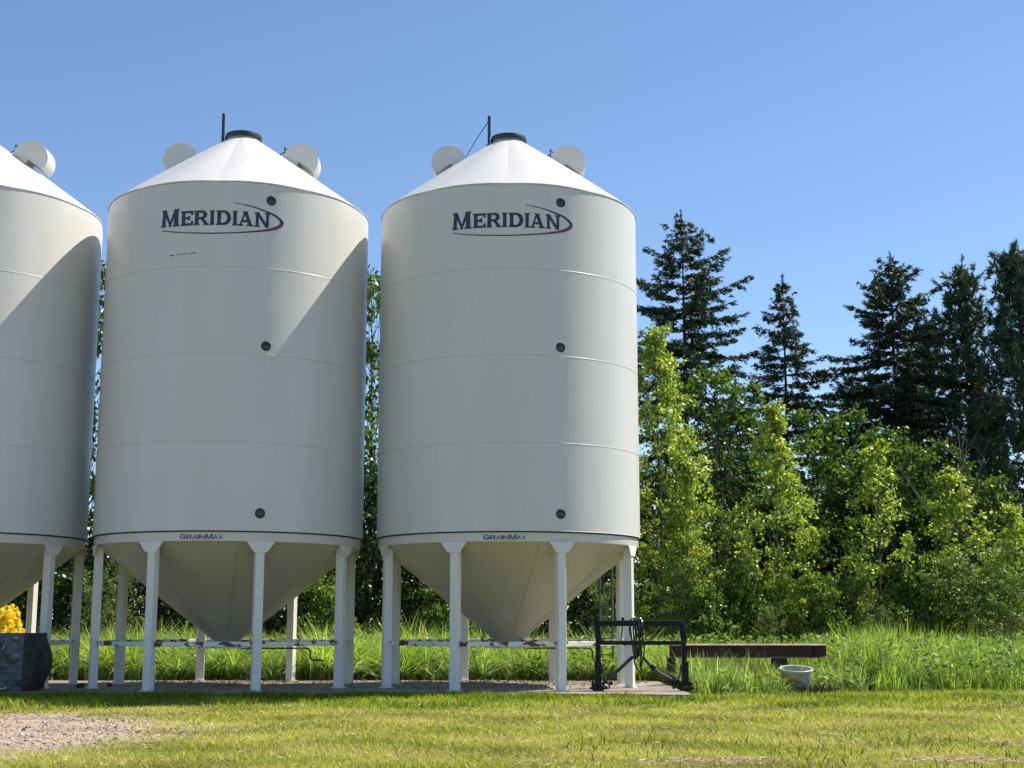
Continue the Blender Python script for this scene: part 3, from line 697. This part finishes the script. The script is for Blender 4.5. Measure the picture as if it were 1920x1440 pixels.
def pine(seed, H, rx, mat, ncl=120, base=.15, nd=34, tuft=.24, tap=1.9):
    r = np.random.default_rng(seed); tb = MB(); n = 9
    tb.tube([(.10 * math.sin(3 * t), .08 * math.cos(2 * t), H * t * .97) for t in np.linspace(0, 1, n)], [max(.015, .013 * H * (1 - t)) for t in np.linspace(0, 1, n)], 8)
    C = []; A = []
    for i in range(ncl):
        u = ((i + r.uniform()) / ncl) ** .9; e = rx * (min(1, (1 - u) * tap + .08)) * (1 if u > .25 else .7 + u); ang = r.uniform(0, 2 * PI); rr = e * math.sqrt(r.uniform(.08, 1))
        h = H * (base + (1 - base) * u); c = np.array([math.cos(ang) * rr, math.sin(ang) * rr, h]); zl = max(.05 * H, h - rr * .45)
        tb.tube([(0, 0, zl), (c[0] * .55, c[1] * .55, zl + (h - zl) * .3), tuple(c)], [max(.01, .004 * H * (1 - u * .7)), .014, .006], 4, False)
        for s in range(int(r.integers(4, 8))):
            cc = c + r.normal(size=3) * np.array([.28, .28, .18]); d = unit(np.array([math.cos(ang) * .6, math.sin(ang) * .6, .9]) + r.normal(size=3) * .45); ln = r.uniform(.18, .42)
            t = r.uniform(-.2, 1, nd); C.append(cc + d * (ln * t)[:, None]); A.append(unit(d * 1.0 + r.normal(size=(nd, 3)) * .55))
    C = np.concatenate(C); A = np.concatenate(A); n = len(C); L = tuft * r.uniform(.6, 1.2, n)
    LV = leaf_verts(r, C + A * (L * .4)[:, None], L, L * .17, A * 3, .25)
    return tb.mesh("trunk", M['bark'], 60), np_mesh("crown", LV, 4, mat, np.repeat(np.clip(r.beta(2, 2.2, n), 0, 1), 4))

def plant(name, meshes, X, Y, label, cat, group, sc=1.0, rotz=0.0, scz=None, crown="crown", z=LAWN_Z):
    o = thing(name, (X, Y, z), label, cat, group, rotz); o.scale = (sc, sc, scz if scz else sc)
    link("trunk", meshes[0], o); link(crown, meshes[1], o)
    return o

col_prof = lambda u: (.45 + .75 * min(1, u * 2.2)) if u < .45 else max(.12, 1.2 - (u - .45) * 1.85)
round_prof = lambda u: max(.15, math.sin(PI * (.12 + .82 * u)) ** .7)
bush_prof = lambda u: max(.2, (1 - u ** 2.2)) ** .6
POP = [broadleaf(11, 9.0, 1.2, 190, 82, .108, col_prof, M['poplar'], M['bark_pale'], base=.05, sig=.24),
       broadleaf(12, 7.0, .92, 130, 76, .108, col_prof, M['poplar'], M['bark_pale'], base=.08, sig=.22),
       broadleaf(13, 6.0, .72, 80, 62, .112, col_prof, M['poplar'], M['bark_pale'], base=.14, sig=.20)]
MAP = [broadleaf(21, 7.4, 1.7, 150, 74, .125, round_prof, M['maple'], M['bark'], base=.14, sig=.32),
       broadleaf(22, 6.6, 1.5, 130, 72, .125, round_prof, M['maple'], M['bark'], base=.10, sig=.32, stems=2)]
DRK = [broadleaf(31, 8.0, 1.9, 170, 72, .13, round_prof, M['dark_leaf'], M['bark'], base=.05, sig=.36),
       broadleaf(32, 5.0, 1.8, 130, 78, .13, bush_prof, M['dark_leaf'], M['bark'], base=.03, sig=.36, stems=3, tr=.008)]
BSH = [broadleaf(41, 3.0, 1.1, 80, 90, .085, bush_prof, M['willow'], M['bark'], base=.05, sig=.24, stems=4, tr=.008, wid=.42),
       broadleaf(42, 2.6, 1.0, 70, 84, .11, bush_prof, M['shrub_leaf'], M['bark'], base=.05, sig=.24, stems=3, tr=.008),
       broadleaf(43, 3.6, 1.2, 90, 84, .09, round_prof, M['willow'], M['bark'], base=.08, sig=.26, stems=3, tr=.008, wid=.5)]
SPR = [spruce(51, 14.8, 2.05, M['spruce'], droop=.08, gap=.16, dens=1.15, tuft=.19, up_tip=2.2, steep=4.4, sharp=.95),
       spruce(52, 13.0, 1.95, M['spruce'], droop=.14, gap=.06, dens=1.1, tuft=.18, up_tip=1.0, steep=2.8, sharp=1.1),
       spruce(53, 13.6, 2.35, M['spruce'], droop=.30, gap=.04, dens=1.25, tuft=.19, up_tip=.5, steep=3.6, sharp=1.0)]
PIN = [pine(61, 13.5, 2.4, M['pine'], 270, nd=40, tap=1.35), pine(62, 12.5, 1.6, M['pine'], 140, nd=38, tap=1.0)]

def by_top(name, meshes, baseH, px, py, Y, label, cat, group, rotz=0.0, wide=1.0, crown="crown"):
    H = hpx(py, Y) - LAWN_Z; s = H / baseH
    return plant(name, meshes, fpx(px, Y, H), Y, label, cat, group, s * wide, rotz, s, crown)

gs = "conifers standing behind the bins"
by_top("spruce_tree", SPR[0], 14.8, 1277, 398, 46, "tallest dark spruce with ragged limbs, just to the right of the bins", "tree", gs, .4)
by_top("spruce_tree", SPR[1], 13.0, 1466, 515, 49, "slim spruce with a bare pointed leader, between the two bigger spruces", "tree", gs, 1.0)
by_top("spruce_tree", SPR[2], 13.6, 1668, 474, 47, "dense dark spruce with drooping limbs, left of the dark pines", "tree", gs, 2.0)
by_top("pine_tree", PIN[1], 12.5, 1806, 520, 46.5, "narrow dark pine with an open top, left of the largest pine", "tree", gs, .3, 1.05)
by_top("pine_tree", PIN[0], 13.5, 1905, 486, 45, "largest dark pine, cut off by the right edge of the photo", "tree", gs, 1.3, 1.05)
by_top("pine_tree", PIN[1], 12.5, 1738, 610, 51, "short pine top peeping out between the dense spruce and the narrow pine", "tree", gs, 2.2)
by_top("pine_tree", PIN[0], 13.5, 1850, 745, 52, "dark pine filling the gap behind the two right-hand pines", "tree", gs, 4.2)
by_top("spruce_tree", SPR[2], 13.6, 1590, 690, 54, "low spruce in the background between the slim and the dense spruce", "tree", gs, 4.0)
by_top("spruce_tree", SPR[2], 13.6, 1372, 730, 55, "low dark spruce in the background right of the tallest spruce", "tree", gs, 5.0)
by_top("pine_tree", PIN[1], 12.5, 1700, 720, 50, "short dark pine hidden low behind the dense drooping spruce", "tree", gs, 5.2, 1.5)
gp = "young poplars along the grass edge"
by_top("poplar_tree", POP[0], 9.0, 1232, 618, 39, "tall bright yellow green poplar right against the last bin", "tree", gp, .2, 1.0)
by_top("poplar_tree", POP[1], 7.0, 1446, 762, 37.5, "bright poplar with a rounded top in front of the slim spruce", "tree", gp, .9, .98)
by_top("poplar_tree", POP[2], 6.0, 1640, 828, 37.5, "narrow bright poplar on a bare stem in front of the dense spruce", "tree", gp, 2.2, 1.15)
by_top("poplar_tree", POP[2], 6.0, 1800, 880, 37.5, "bright sparse poplar below the dead twigs, left of the edge poplar", "tree", gp, 3.4, 1.3)
by_top("poplar_tree", POP[1], 7.0, 1900, 950, 36.5, "bright broad poplar cut off by the right edge of the photo", "tree", gp, 4.0, 1.35)
by_top("poplar_tree", POP[1], 7.0, 1285, 868, 38.2, "small bright poplar leaning out beside the tall poplar by the bin", "tree", gp, 5.0, .95)
gm = "green broadleaf trees in the thicket"
by_top("broadleaf_tree", MAP[0], 7.4, 1345, 700, 43, "green broadleaf tree with sky showing through, below the tallest spruce", "tree", gm, 0)
by_top("broadleaf_tree", MAP[1], 6.6, 1545, 778, 41.5, "wide mid green tree between the round topped poplar and the bare stemmed one", "tree", gm, 1.0, 1.1)
by_top("broadleaf_tree", MAP[0], 7.4, 1660, 815, 43, "green domed tree directly behind the bare stemmed poplar", "tree", gm, 2.1)
by_top("broadleaf_tree", MAP[1], 6.6, 1735, 838, 41, "green tree between the bare stemmed poplar and the dead twigs", "tree", gm, 3.1)
by_top("broadleaf_tree", MAP[1], 6.6, 1860, 900, 41, "green tree filling the shade under the largest pine", "tree", gm, 5.4)
gd = "dark leafy trees behind the bins"
by_top("dark_leaf_tree", DRK[0], 8.0, 178, 508, 43, "dark tree seen through the slit between the left edge bin and the middle bin", "tree", gd, .5, .8)
by_top("broadleaf_tree", MAP[0], 7.4, 700, 524, 42, "sunlit tall tree seen through the slit between the two full bins", "tree", gd, 1.5, .8)
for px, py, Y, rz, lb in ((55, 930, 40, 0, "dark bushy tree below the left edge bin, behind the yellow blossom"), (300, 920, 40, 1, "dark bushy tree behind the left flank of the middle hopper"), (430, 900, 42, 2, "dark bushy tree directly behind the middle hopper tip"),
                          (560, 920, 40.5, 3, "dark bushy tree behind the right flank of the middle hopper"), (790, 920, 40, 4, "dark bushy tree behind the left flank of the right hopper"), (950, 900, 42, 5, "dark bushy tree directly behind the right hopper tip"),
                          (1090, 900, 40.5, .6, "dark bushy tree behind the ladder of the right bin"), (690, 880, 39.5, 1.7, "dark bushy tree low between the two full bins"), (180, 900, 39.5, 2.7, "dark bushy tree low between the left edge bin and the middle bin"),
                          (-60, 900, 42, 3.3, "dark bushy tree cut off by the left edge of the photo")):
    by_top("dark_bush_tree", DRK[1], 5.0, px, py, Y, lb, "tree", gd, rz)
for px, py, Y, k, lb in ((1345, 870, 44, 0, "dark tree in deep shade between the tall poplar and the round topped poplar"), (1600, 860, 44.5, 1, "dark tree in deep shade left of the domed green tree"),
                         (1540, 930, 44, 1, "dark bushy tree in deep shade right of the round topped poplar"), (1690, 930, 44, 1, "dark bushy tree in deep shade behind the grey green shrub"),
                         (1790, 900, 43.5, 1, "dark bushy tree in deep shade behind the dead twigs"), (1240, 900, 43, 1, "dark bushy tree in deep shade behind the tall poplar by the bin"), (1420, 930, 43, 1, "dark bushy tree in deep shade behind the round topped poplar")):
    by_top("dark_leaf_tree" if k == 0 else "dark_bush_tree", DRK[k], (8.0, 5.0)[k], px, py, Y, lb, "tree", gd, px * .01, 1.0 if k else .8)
gb = "shrubs at the foot of the thicket"
for px, py, Y, k, wd, lb in ((1345, 955, 39.5, 2, .8, "grey green shrub right of the tall poplar's foot"), (1265, 1060, 36.5, 0, .9, "grey green shrub just above the black frame's right end"),
                             (1395, 1070, 36.8, 1, .9, "green shrub left of the round topped poplar's stem"), (1528, 1085, 36.2, 1, .8, "bright green shrub right of the round topped poplar's stem"),
                             (1590, 1085, 37.5, 2, .9, "grey green shrub between the two poplar stems"), (1700, 1065, 36.8, 1, .9, "green shrub right of the bare poplar stem"),
                             (1785, 1035, 36.0, 0, 1.35, "wide grey green shrub below the bright sparse poplar"), (1880, 1075, 35.5, 2, 1.0, "grey green shrub at the right edge above the tall grass"),
                             (1330, 1110, 35.8, 1, .9, "low green shrub above the left part of the rusty beam"), (1150, 1090, 36.5, 2, .9, "grey green shrub behind the ladder and the last bin's right legs"),
                             (1450, 1140, 35.5, 0, .8, "low grey green shrub at the round topped poplar's foot"), (1640, 1135, 35.4, 0, .8, "low grey green shrub at the bare poplar's foot"),
                             (845, 1085, 36.4, 1, .9, "green shrub behind the second front leg of the last bin"), (600, 1090, 36.4, 1, .9, "green shrub behind the middle bin's crank rod"), (200, 1070, 36.6, 2, .9, "grey green shrub behind the middle bin's left legs")):
    by_top("shrub", BSH[k], (3.0, 2.6, 3.6)[k], px, py, Y, lb, "shrub", gb, px * .013, wd)
# the wood beyond, one dark mass between the trunks
r_ = np.random.default_rng(303); n = 52000
X = r_.uniform(-30, 34, n); Y = r_.uniform(54, 62, n); top = 3.6 + .9 * np.sin(X * .7) + .6 * np.sin(X * 1.9 + 1) + np.where(X > 9, 2.2, 0)
C = np.stack([X, Y, LAWN_Z + top * r_.uniform(0, 1, n) ** .8], 1); Ls = r_.uniform(.18, .34, n)
tag(link("far_wood", np_mesh("far_wood", leaf_verts(r_, C, Ls, Ls * .62), 4, M['dark_leaf'], np.repeat(r_.uniform(0, .6, n), 4))), "dark wood far behind the bins", None, None, "stuff")
# dead sapling
r_ = np.random.default_rng(77); tb = MB(); Hd = hpx(800, 37.8) - LAWN_Z
tb.tube([(.05 * math.sin(4 * t), 0, Hd * t) for t in np.linspace(0, 1, 8)], [.032 * (1 - .92 * t) + .003 for t in np.linspace(0, 1, 8)], 6)
tw = MB()
for i in range(26):
    z = Hd * r_.uniform(.5, .95); a = r_.uniform(0, 2 * PI); l = (Hd - z) * .55 + .25
    tw.tube([(0, 0, z), (math.cos(a) * l * .5, math.sin(a) * l * .5, z + l * .45), (math.cos(a) * l * .85, math.sin(a) * l * .85, z + l * 1.05)], [.010, .007, .003], 4, False)
ds = thing("dead_sapling", (fpx(1798, 37.8, Hd), 37.8, LAWN_Z), "leafless dead sapling with thin bare twigs against the dark pines", "tree")
tb.build("trunk", M['bark_pale'], ds); tw.build("twigs", M['bark_pale'], ds)

# yellow blossom bush
r_ = np.random.default_rng(9); n = 2600
u = unit(r_.normal(size=(n, 3))); u[:, 2] = np.abs(u[:, 2]); C = u * np.array([.78, .7, 1.0]) * r_.uniform(.72, 1.06, n)[:, None] + np.array([0, 0, .72]) + .10 * np.sin(u * 7)
Ls = .10 * r_.uniform(.6, 1.3, n)
fb = thing("flowering_bush", (fpx(-8, 33.3), 33.3, LAWN_Z), "bush covered in bright yellow blossom behind the dark wrapped block", "bush")
link("blossoms", np_mesh("blossoms", leaf_verts(r_, C, Ls, Ls * .8), 4, M['blossom'], np.repeat(r_.uniform(0, 1, n), 4)), fb)
n = 900; u = unit(r_.normal(size=(n, 3))); C = u * np.array([.66, .6, .9]) * r_.uniform(.4, 1.0, n)[:, None] + np.array([0, 0, .8]); C[:, 2] = np.maximum(C[:, 2], .06)
Ls = .11 * r_.uniform(.6, 1.3, n); link("leaves", np_mesh("leaves", leaf_verts(r_, C, Ls, Ls * .5), 4, M['weed'], np.repeat(r_.uniform(0, 1, n), 4)), fb)
tb = MB()
for i in range(9):
    a = i * 2.4; tb.tube([(0, 0, 0), (math.cos(a) * .25, math.sin(a) * .25, .5), (math.cos(a) * .5, math.sin(a) * .45, 1.1)], [.02, .014, .006], 5, False)
tb.build("stem", M['bark'], fb)


# ------------------------------------------------------------------ grasses
def blades(r, X, Y, Z, H, Wd, bend, tint):
    n = len(X); a = r.uniform(0, 2 * PI, n); lean = np.stack([np.cos(a), np.sin(a)], 1) * (bend * H)[:, None]
    fa = r.uniform(0, PI, n); side = np.stack([np.cos(fa), np.sin(fa), np.zeros(n)], 1)
    base = np.stack([X, Y, Z], 1); V = np.zeros((n, 8, 3))
    for i, (t, wf) in enumerate(((0, 1), (.38, .95), (.74, .62), (1, .06))):
        p = base.copy(); p[:, :2] += lean * (t ** 2); p[:, 2] += H * (t - .22 * t * t * np.minimum(1.6, bend * 1.6))
        V[:, 2 * i] = p - side * (Wd * wf * .5)[:, None]; V[:, 2 * i + 1] = p + side * (Wd * wf * .5)[:, None]
    idx = np.array([[0, 1, 3, 2], [2, 3, 5, 4], [4, 5, 7, 6]])
    I = (np.arange(n) * 8)[:, None, None] + idx[None]
    return V.reshape(-1, 3), I.reshape(-1, 4), np.repeat(tint, 8)
def inside(X, Y, poly):
    c = np.zeros(len(X), bool); j = len(poly) - 1
    for i in range(len(poly)):
        xi, yi = poly[i]; xj, yj = poly[j]
        c ^= ((yi > Y) != (yj > Y)) & (X < (xj - xi) * (Y - yi) / (yj - yi + 1e-12) + xi); j = i
    return c
def clumpy(X, Y, s=1.0):
    return .5 + .25 * (np.sin(X * 2.3 * s + 1.7 * np.sin(Y * 1.3 * s)) + np.sin(Y * 2.9 * s + 1.3 * np.sin(X * 1.9 * s + 2)))

def scatter_poly(r, poly, dens):
    p = np.array(poly); lo, hi = p.min(0), p.max(0); n = int((hi[0] - lo[0]) * (hi[1] - lo[1]) * dens)
    X = r.uniform(lo[0], hi[0], n); Y = r.uniform(lo[1], hi[1], n); k = inside(X, Y, poly); return X[k], Y[k]
r_ = np.random.default_rng(101)
RIGHT = [(3.42, 26.3), (3.9, 26.75), (5.2, 27.5), (6.6, 28.0), (8.0, 28.6), (10, 28.9), (14.5, 29.2), (15, 36), (3.5, 36), (3.4, 31.5)]
def swell(X, Y): return .5 + .28 * np.sin(X * .95 + 1.1 * np.sin(Y * .5)) + .22 * np.sin(X * 2.15 + 2 + Y * .7)
def tall_patch(name, label, poly, dens, hfun, mat, wd, bend, seed):
    r = np.random.default_rng(seed)
    # blades stand in tussocks, with darker gaps between them
    tx, ty = scatter_poly(r, poly, dens / 26); m = r.integers(10, 44, len(tx)); X = np.repeat(tx, m) + r.normal(0, .085, m.sum()); Y = np.repeat(ty, m) + r.normal(0, .085, m.sum())
    th = np.repeat(r.uniform(.7, 1.1, len(tx)), m); tt = np.repeat(r.normal(0, .17, len(tx)), m); k = inside(X, Y, poly); X, Y, th, tt = X[k], Y[k], th[k], tt[k]; n = len(X)
    H = hfun(X, Y, r) * th * r.uniform(.55, 1.1, n)
    V, I, T = blades(r, X, Y, np.full(n, LAWN_Z), H, r.uniform(*wd, n), r.uniform(*bend, n), np.clip(r.beta(2, 2, n) * .8 + tt + .12 * clumpy(X, Y), 0, 1))
    tag(link(name, np_mesh(name, V, 4, mat, T, I)), label, None, None, "stuff")
def h_right(X, Y, r):
    n = len(X); front = np.clip((Y - (26.2 + .45 * (X - 3.4))) / 1.5, 0, 1)
    H = (.50 + .52 * front + .42 * swell(X, Y) * front) * np.where(X > 7.2, 1.0, .88)
    cap = r.uniform(.36, .68, n) + np.where((X < 4.9) & (Y > 28.2), .26, np.where(X < 4.7, .12, 0)) + np.clip((X - 6.2) * .55, 0, 1)
    H = np.where((X > 3.4) & (Y < 29.75), np.minimum(H, cap), H)      # lower where the beam and tub show
    H = np.where((X > 5.3) & (X < 6.35) & (Y < 28.4), np.minimum(H, r.uniform(.16, .42, n)), H)
    return np.where(((X - 3.95) / .5) ** 2 + ((Y - 27.2) / .5) ** 2 < 1, r.uniform(.5, .9, n), H)
tall_patch("tall_grass", "tall uncut grass to the right of the slab", RIGHT, 380, h_right, M['tall_blade'], (.012, .028), (.04, .5), 1)
tall_patch("grey_grass", "grey green coarse grass mixed in at the right", RIGHT, 110, lambda X, Y, r: h_right(X, Y, r) * .85, M['grey_blade'], (.016, .034), (.4, 1.3), 2)
BACK = [(-19, 32.15), (3.3, 32.0), (3.5, 31.5), (3.6, 36.5), (-19, 36.5)]
h_back = lambda X, Y, r: (1.08 + .38 * swell(X * 1.2, Y) + .10 * np.clip(Y - 32.2, 0, 3)) * np.where(X > .5, .88, 1)
tall_patch("grass_bank", "bank of tall lush grass behind the slab", BACK, 380, h_back, M['tall_blade'], (.016, .036), (.25, 1.15), 3)
tall_patch("lodged_grass", "bent pale grass lying over in the bank behind the slab", BACK, 150, lambda X, Y, r: h_back(X, Y, r) * .78, M['grey_blade'], (.028, .055), (.8, 1.5), 4)
# broad-leaved weeds mixed in
X1, Y1 = scatter_poly(r_, RIGHT, 9); X2, Y2 = scatter_poly(r_, BACK, 4.5); XX = np.concatenate([X1, X2]); YY = np.concatenate([Y1, Y2]); C = []; A = []
for x, y in zip(XX, YY):
    h = r_.uniform(.5, 1.15) * (.42 if (3.4 < x < 6.8 and y < 29.7) else 1); k = int(h * 30); t = r_.uniform(.15, 1, k)
    a = r_.uniform(0, 2 * PI, k); d = np.stack([np.cos(a), np.sin(a), r_.uniform(-.1, .6, k)], 1)
    C.append(np.array([x, y, LAWN_Z]) + np.stack([0 * t, 0 * t, h * t], 1) + d * (.10 + .08 * (1 - t))[:, None]); A.append(d)
C = np.concatenate(C); A = np.concatenate(A); n = len(C); Ls = r_.uniform(.09, .20, n)
tag(link("broadleaf_weeds", np_mesh("broadleaf_weeds", leaf_verts(r_, C, Ls, Ls * .38, A * 2, .4), 4, M['weed'], np.repeat(r_.uniform(0, 1, n), 4))), "broad leaved weeds mixed into the tall grass", None, None, "stuff")

# mown lawn: many short blades
def lawn(name, label, mat, n, yr, hh, wd, keep, bend=(.4, 1.7)):
    Y = np.exp(r_.uniform(math.log(yr[0]), math.log(yr[1]), n)); X = r_.uniform(-1, 1, n) * (Y * .395 + .6)
    k = keep(X, Y); X, Y = X[k], Y[k]; n = len(X)
    H = r_.uniform(*hh, n) * (.7 + .6 * clumpy(X, Y, 2.2)); W = r_.uniform(*wd, n) * (Y / 18)
    a = r_.uniform(0, 2 * PI, n); L = H * r_.uniform(*bend, n); fa = r_.uniform(0, PI, n); s = np.stack([np.cos(fa), np.sin(fa), 0 * fa], 1)
    base = np.stack([X, Y, np.full(n, LAWN_Z)], 1); tip = base + np.stack([np.cos(a) * L, np.sin(a) * L, H], 1)
    V = np.stack([base - s * W[:, None] * .5, base + s * W[:, None] * .5, tip], 1).reshape(-1, 3)
    T = np.clip(r_.beta(1.8, 2, n) + .5 * (clumpy(X, Y, .9) - .5), 0, 1)
    tag(link(name, np_mesh(name, V, 3, mat, np.repeat(T, 3))), label, None, None, "stuff")
not_slab = lambda X, Y: ~inside(X, Y, slab_xy)
lush_at = lambda X, Y: np.clip((Y - 23.2 - .6 * np.sin(X * .9) - .4 * np.sin(X * 2.7 + Y)) / 3.0, 0, 1) * np.where(X > 3.2, .45, 1)
keep_lawn = lambda X, Y: not_slab(X, Y) & (r_.uniform(size=len(X)) > gravel_amount(X, Y) * 1.02) & (r_.uniform(size=len(X)) > lush_at(X, Y) * .8) & ~inside(X, Y, RIGHT)
keep_lush = lambda X, Y: not_slab(X, Y) & (r_.uniform(size=len(X)) < lush_at(X, Y)) & ~inside(X, Y, RIGHT) & (r_.uniform(size=len(X)) > gravel_amount(X, Y))
lawn("lawn_grass", "short yellow green mown grass", M['lawn_blade'], 250000, (12.6, 29.5), (.025, .062), (.010, .020), keep_lawn)
lawn("lush_grass", "greener longer grass along the slab's front edge", M['lush_blade'], 130000, (23, 29.5), (.06, .14), (.011, .020), keep_lush, (.35, 1.5))
# longer grass leaning over the slab's front edge
X = r_.uniform(-11.5, 3.5, 30000); Y = 26.12 - .045 * np.clip(X + 1, 0, 9) ** 1.6 * .55 - np.abs(r_.normal(0, .30, len(X))); k = ~inside(X, Y, slab_xy); X, Y = X[k], Y[k]; n = len(X)
V, I, T = blades(r_, X, Y, np.full(n, LAWN_Z), r_.uniform(.09, .21, n) * (.7 + .5 * clumpy(X, Y, 1.6)), r_.uniform(.012, .022, n), r_.uniform(.2, 1.2, n), np.clip(r_.beta(1.6, 2.4, n), 0, 1))
tag(link("verge_grass", np_mesh("verge_grass", V, 4, M['lush_blade'], T, I)), "longer unmown grass along the front edge of the slab", None, None, "stuff")
# a few taller dark blades and clippings
X = r_.uniform(.6, 6.4, 300); Y = r_.uniform(13.2, 17.5, 300); n = 300
V, I, T = blades(r_, X, Y, np.full(n, LAWN_Z), r_.uniform(.06, .15, n), r_.uniform(.009, .018, n), r_.uniform(.1, .6, n), r_.uniform(0, .12, n))
tag(link("coarse_grass", np_mesh("coarse_grass", V, 4, M['lush_blade'], T, I)), "scattered coarse dark grass blades in the lawn", None, None, "stuff")
def stems(name, label, X, Y, hr, wr, seed, mat):
    r = np.random.default_rng(seed); n = len(X); V, I, T = blades(r, X, Y, np.full(n, LAWN_Z), r.uniform(*hr, n), r.uniform(*wr, n), r.uniform(.2, 1.4, n), r.uniform(0, 1, n))
    tag(link(name, np_mesh(name, V, 4, mat, T, I)), label, None, None, "stuff")
stems("dead_stems", "dark dead stems round the foot of the tub", r_.normal(5.88, .24, 420), r_.normal(27.75, .16, 420), (.10, .34), (.010, .022), 21, M['dead'])
stems("dry_stalks", "brown dry stalks standing in front of the rusty beam", r_.uniform(3.55, 5.2, 620), r_.normal(29.2, .16, 620), (.45, .98), (.008, .018), 22, M['stalk'])
C = []
for cx, cy, sx, sy, k in ((2.05, 14.25, .34, .16, 620), (1.5, 14.05, .2, .08, 160), (4.5, 14.3, .32, .13, 620), (5.6, 16.4, .14, .16, 160), (3.9, 17.5, .2, .2, 60), (.2, 14.1, .25, .1, 70), (4.6, 26.6, .5, .2, 240), (7.4, 27.9, 1.0, .25, 520), (9.6, 28.4, .9, .25, 420)):
    C.append(np.stack([r_.normal(cx, sx, k), r_.normal(cy, sy, k), LAWN_Z + r_.uniform(.015, .065, k)], 1))
k = 2600; C.append(np.stack([r_.uniform(-6, 10, k), r_.uniform(13, 26, k), LAWN_Z + r_.uniform(.01, .05, k)], 1)); C = np.concatenate(C)
C = C[~inside(C[:, 0], C[:, 1], slab_xy)]
n = len(C); Ls = r_.uniform(.06, .16, n); A = np.stack([r_.normal(size=n), r_.normal(size=n), .15 * r_.normal(size=n)], 1)
tag(link("dry_clippings", np_mesh("dry_clippings", leaf_verts(r_, C, Ls, Ls * 0 + .012, A * 3, .1), 4, M['straw'], np.repeat(r_.uniform(0, 1, n), 4))), "pale dry grass clippings lying on the lawn", None, None, "stuff")

# gravel stones and spilled grain
def pebbles(name, label, X, Y, Z, S, mat):
    n = len(X); ico = bmesh.new(); bmesh.ops.create_icosphere(ico, subdivisions=1, radius=1); bv = np.array([v.co[:] for v in ico.verts])
    if n > 6000: pass
    ico.verts.index_update(); bf = np.array([[v.index for v in f.verts] for f in ico.faces]); ico.free(); k = len(bv)
    V = bv[None] * S[:, None, None] * r_.uniform(.55, 1.25, (n, 1, 3)) * r_.uniform(.8, 1.2, (n, k, 1)) * np.array([1, 1, .6]) + np.stack([X, Y, Z + S * .2], 1)[:, None, :]
    I = (np.arange(n) * k)[:, None, None] + bf[None]
    tag(link(name, np_mesh(name, V.reshape(-1, 3), 3, mat, None, I.reshape(-1, 3))), label, None, None, "stuff")
n = 9000; X = r_.uniform(-10, -3.6, n); Y = r_.uniform(13.5, 24, n); k = r_.uniform(size=n) < gravel_amount(X, Y) * .9; X, Y = X[k], Y[k]; n = len(X)
pebbles("gravel_stones", "loose pinkish grey stones on the gravel patch", X, Y, np.full(n, LAWN_Z + .004), .008 + .02 * r_.uniform(size=n) ** 3, M['stone'])
n = 900; X = r_.uniform(-9.6, -4.2, n); Y = r_.uniform(13.8, 23, n); k = r_.uniform(size=n) < gravel_amount(X, Y); X, Y = X[k], Y[k]; n = len(X)
pebbles("pale_stones", "pale stones lying on the gravel patch", X, Y, np.full(n, LAWN_Z + .004), .008 + .022 * r_.uniform(size=n) ** 3, M['pale_stone'])
n = 420; X = r_.uniform(-9.5, -4.3, n); Y = r_.uniform(14, 22.5, n)
pebbles("dark_debris", "small dark lumps scattered on the gravel", X, Y, np.full(n, LAWN_Z + .004), .008 + .032 * r_.uniform(size=n) ** 4, M['clod'])
X = np.concatenate([r_.normal(c, 1.0, 900) for c in (-5.9, -.1)] + [r_.uniform(-9, 3, 1200)]); Y = np.concatenate([r_.normal(29.6, .9, 1800), r_.normal(31.2, .4, 1200)]); k = inside(X, Y, slab_xy); X, Y = X[k], Y[k]; n = len(X)
pebbles("spilled_grain", "brown spilled grain and chaff on the slab", X, Y, np.zeros(n), .008 + .03 * r_.uniform(size=n) ** 3, M['grain'])
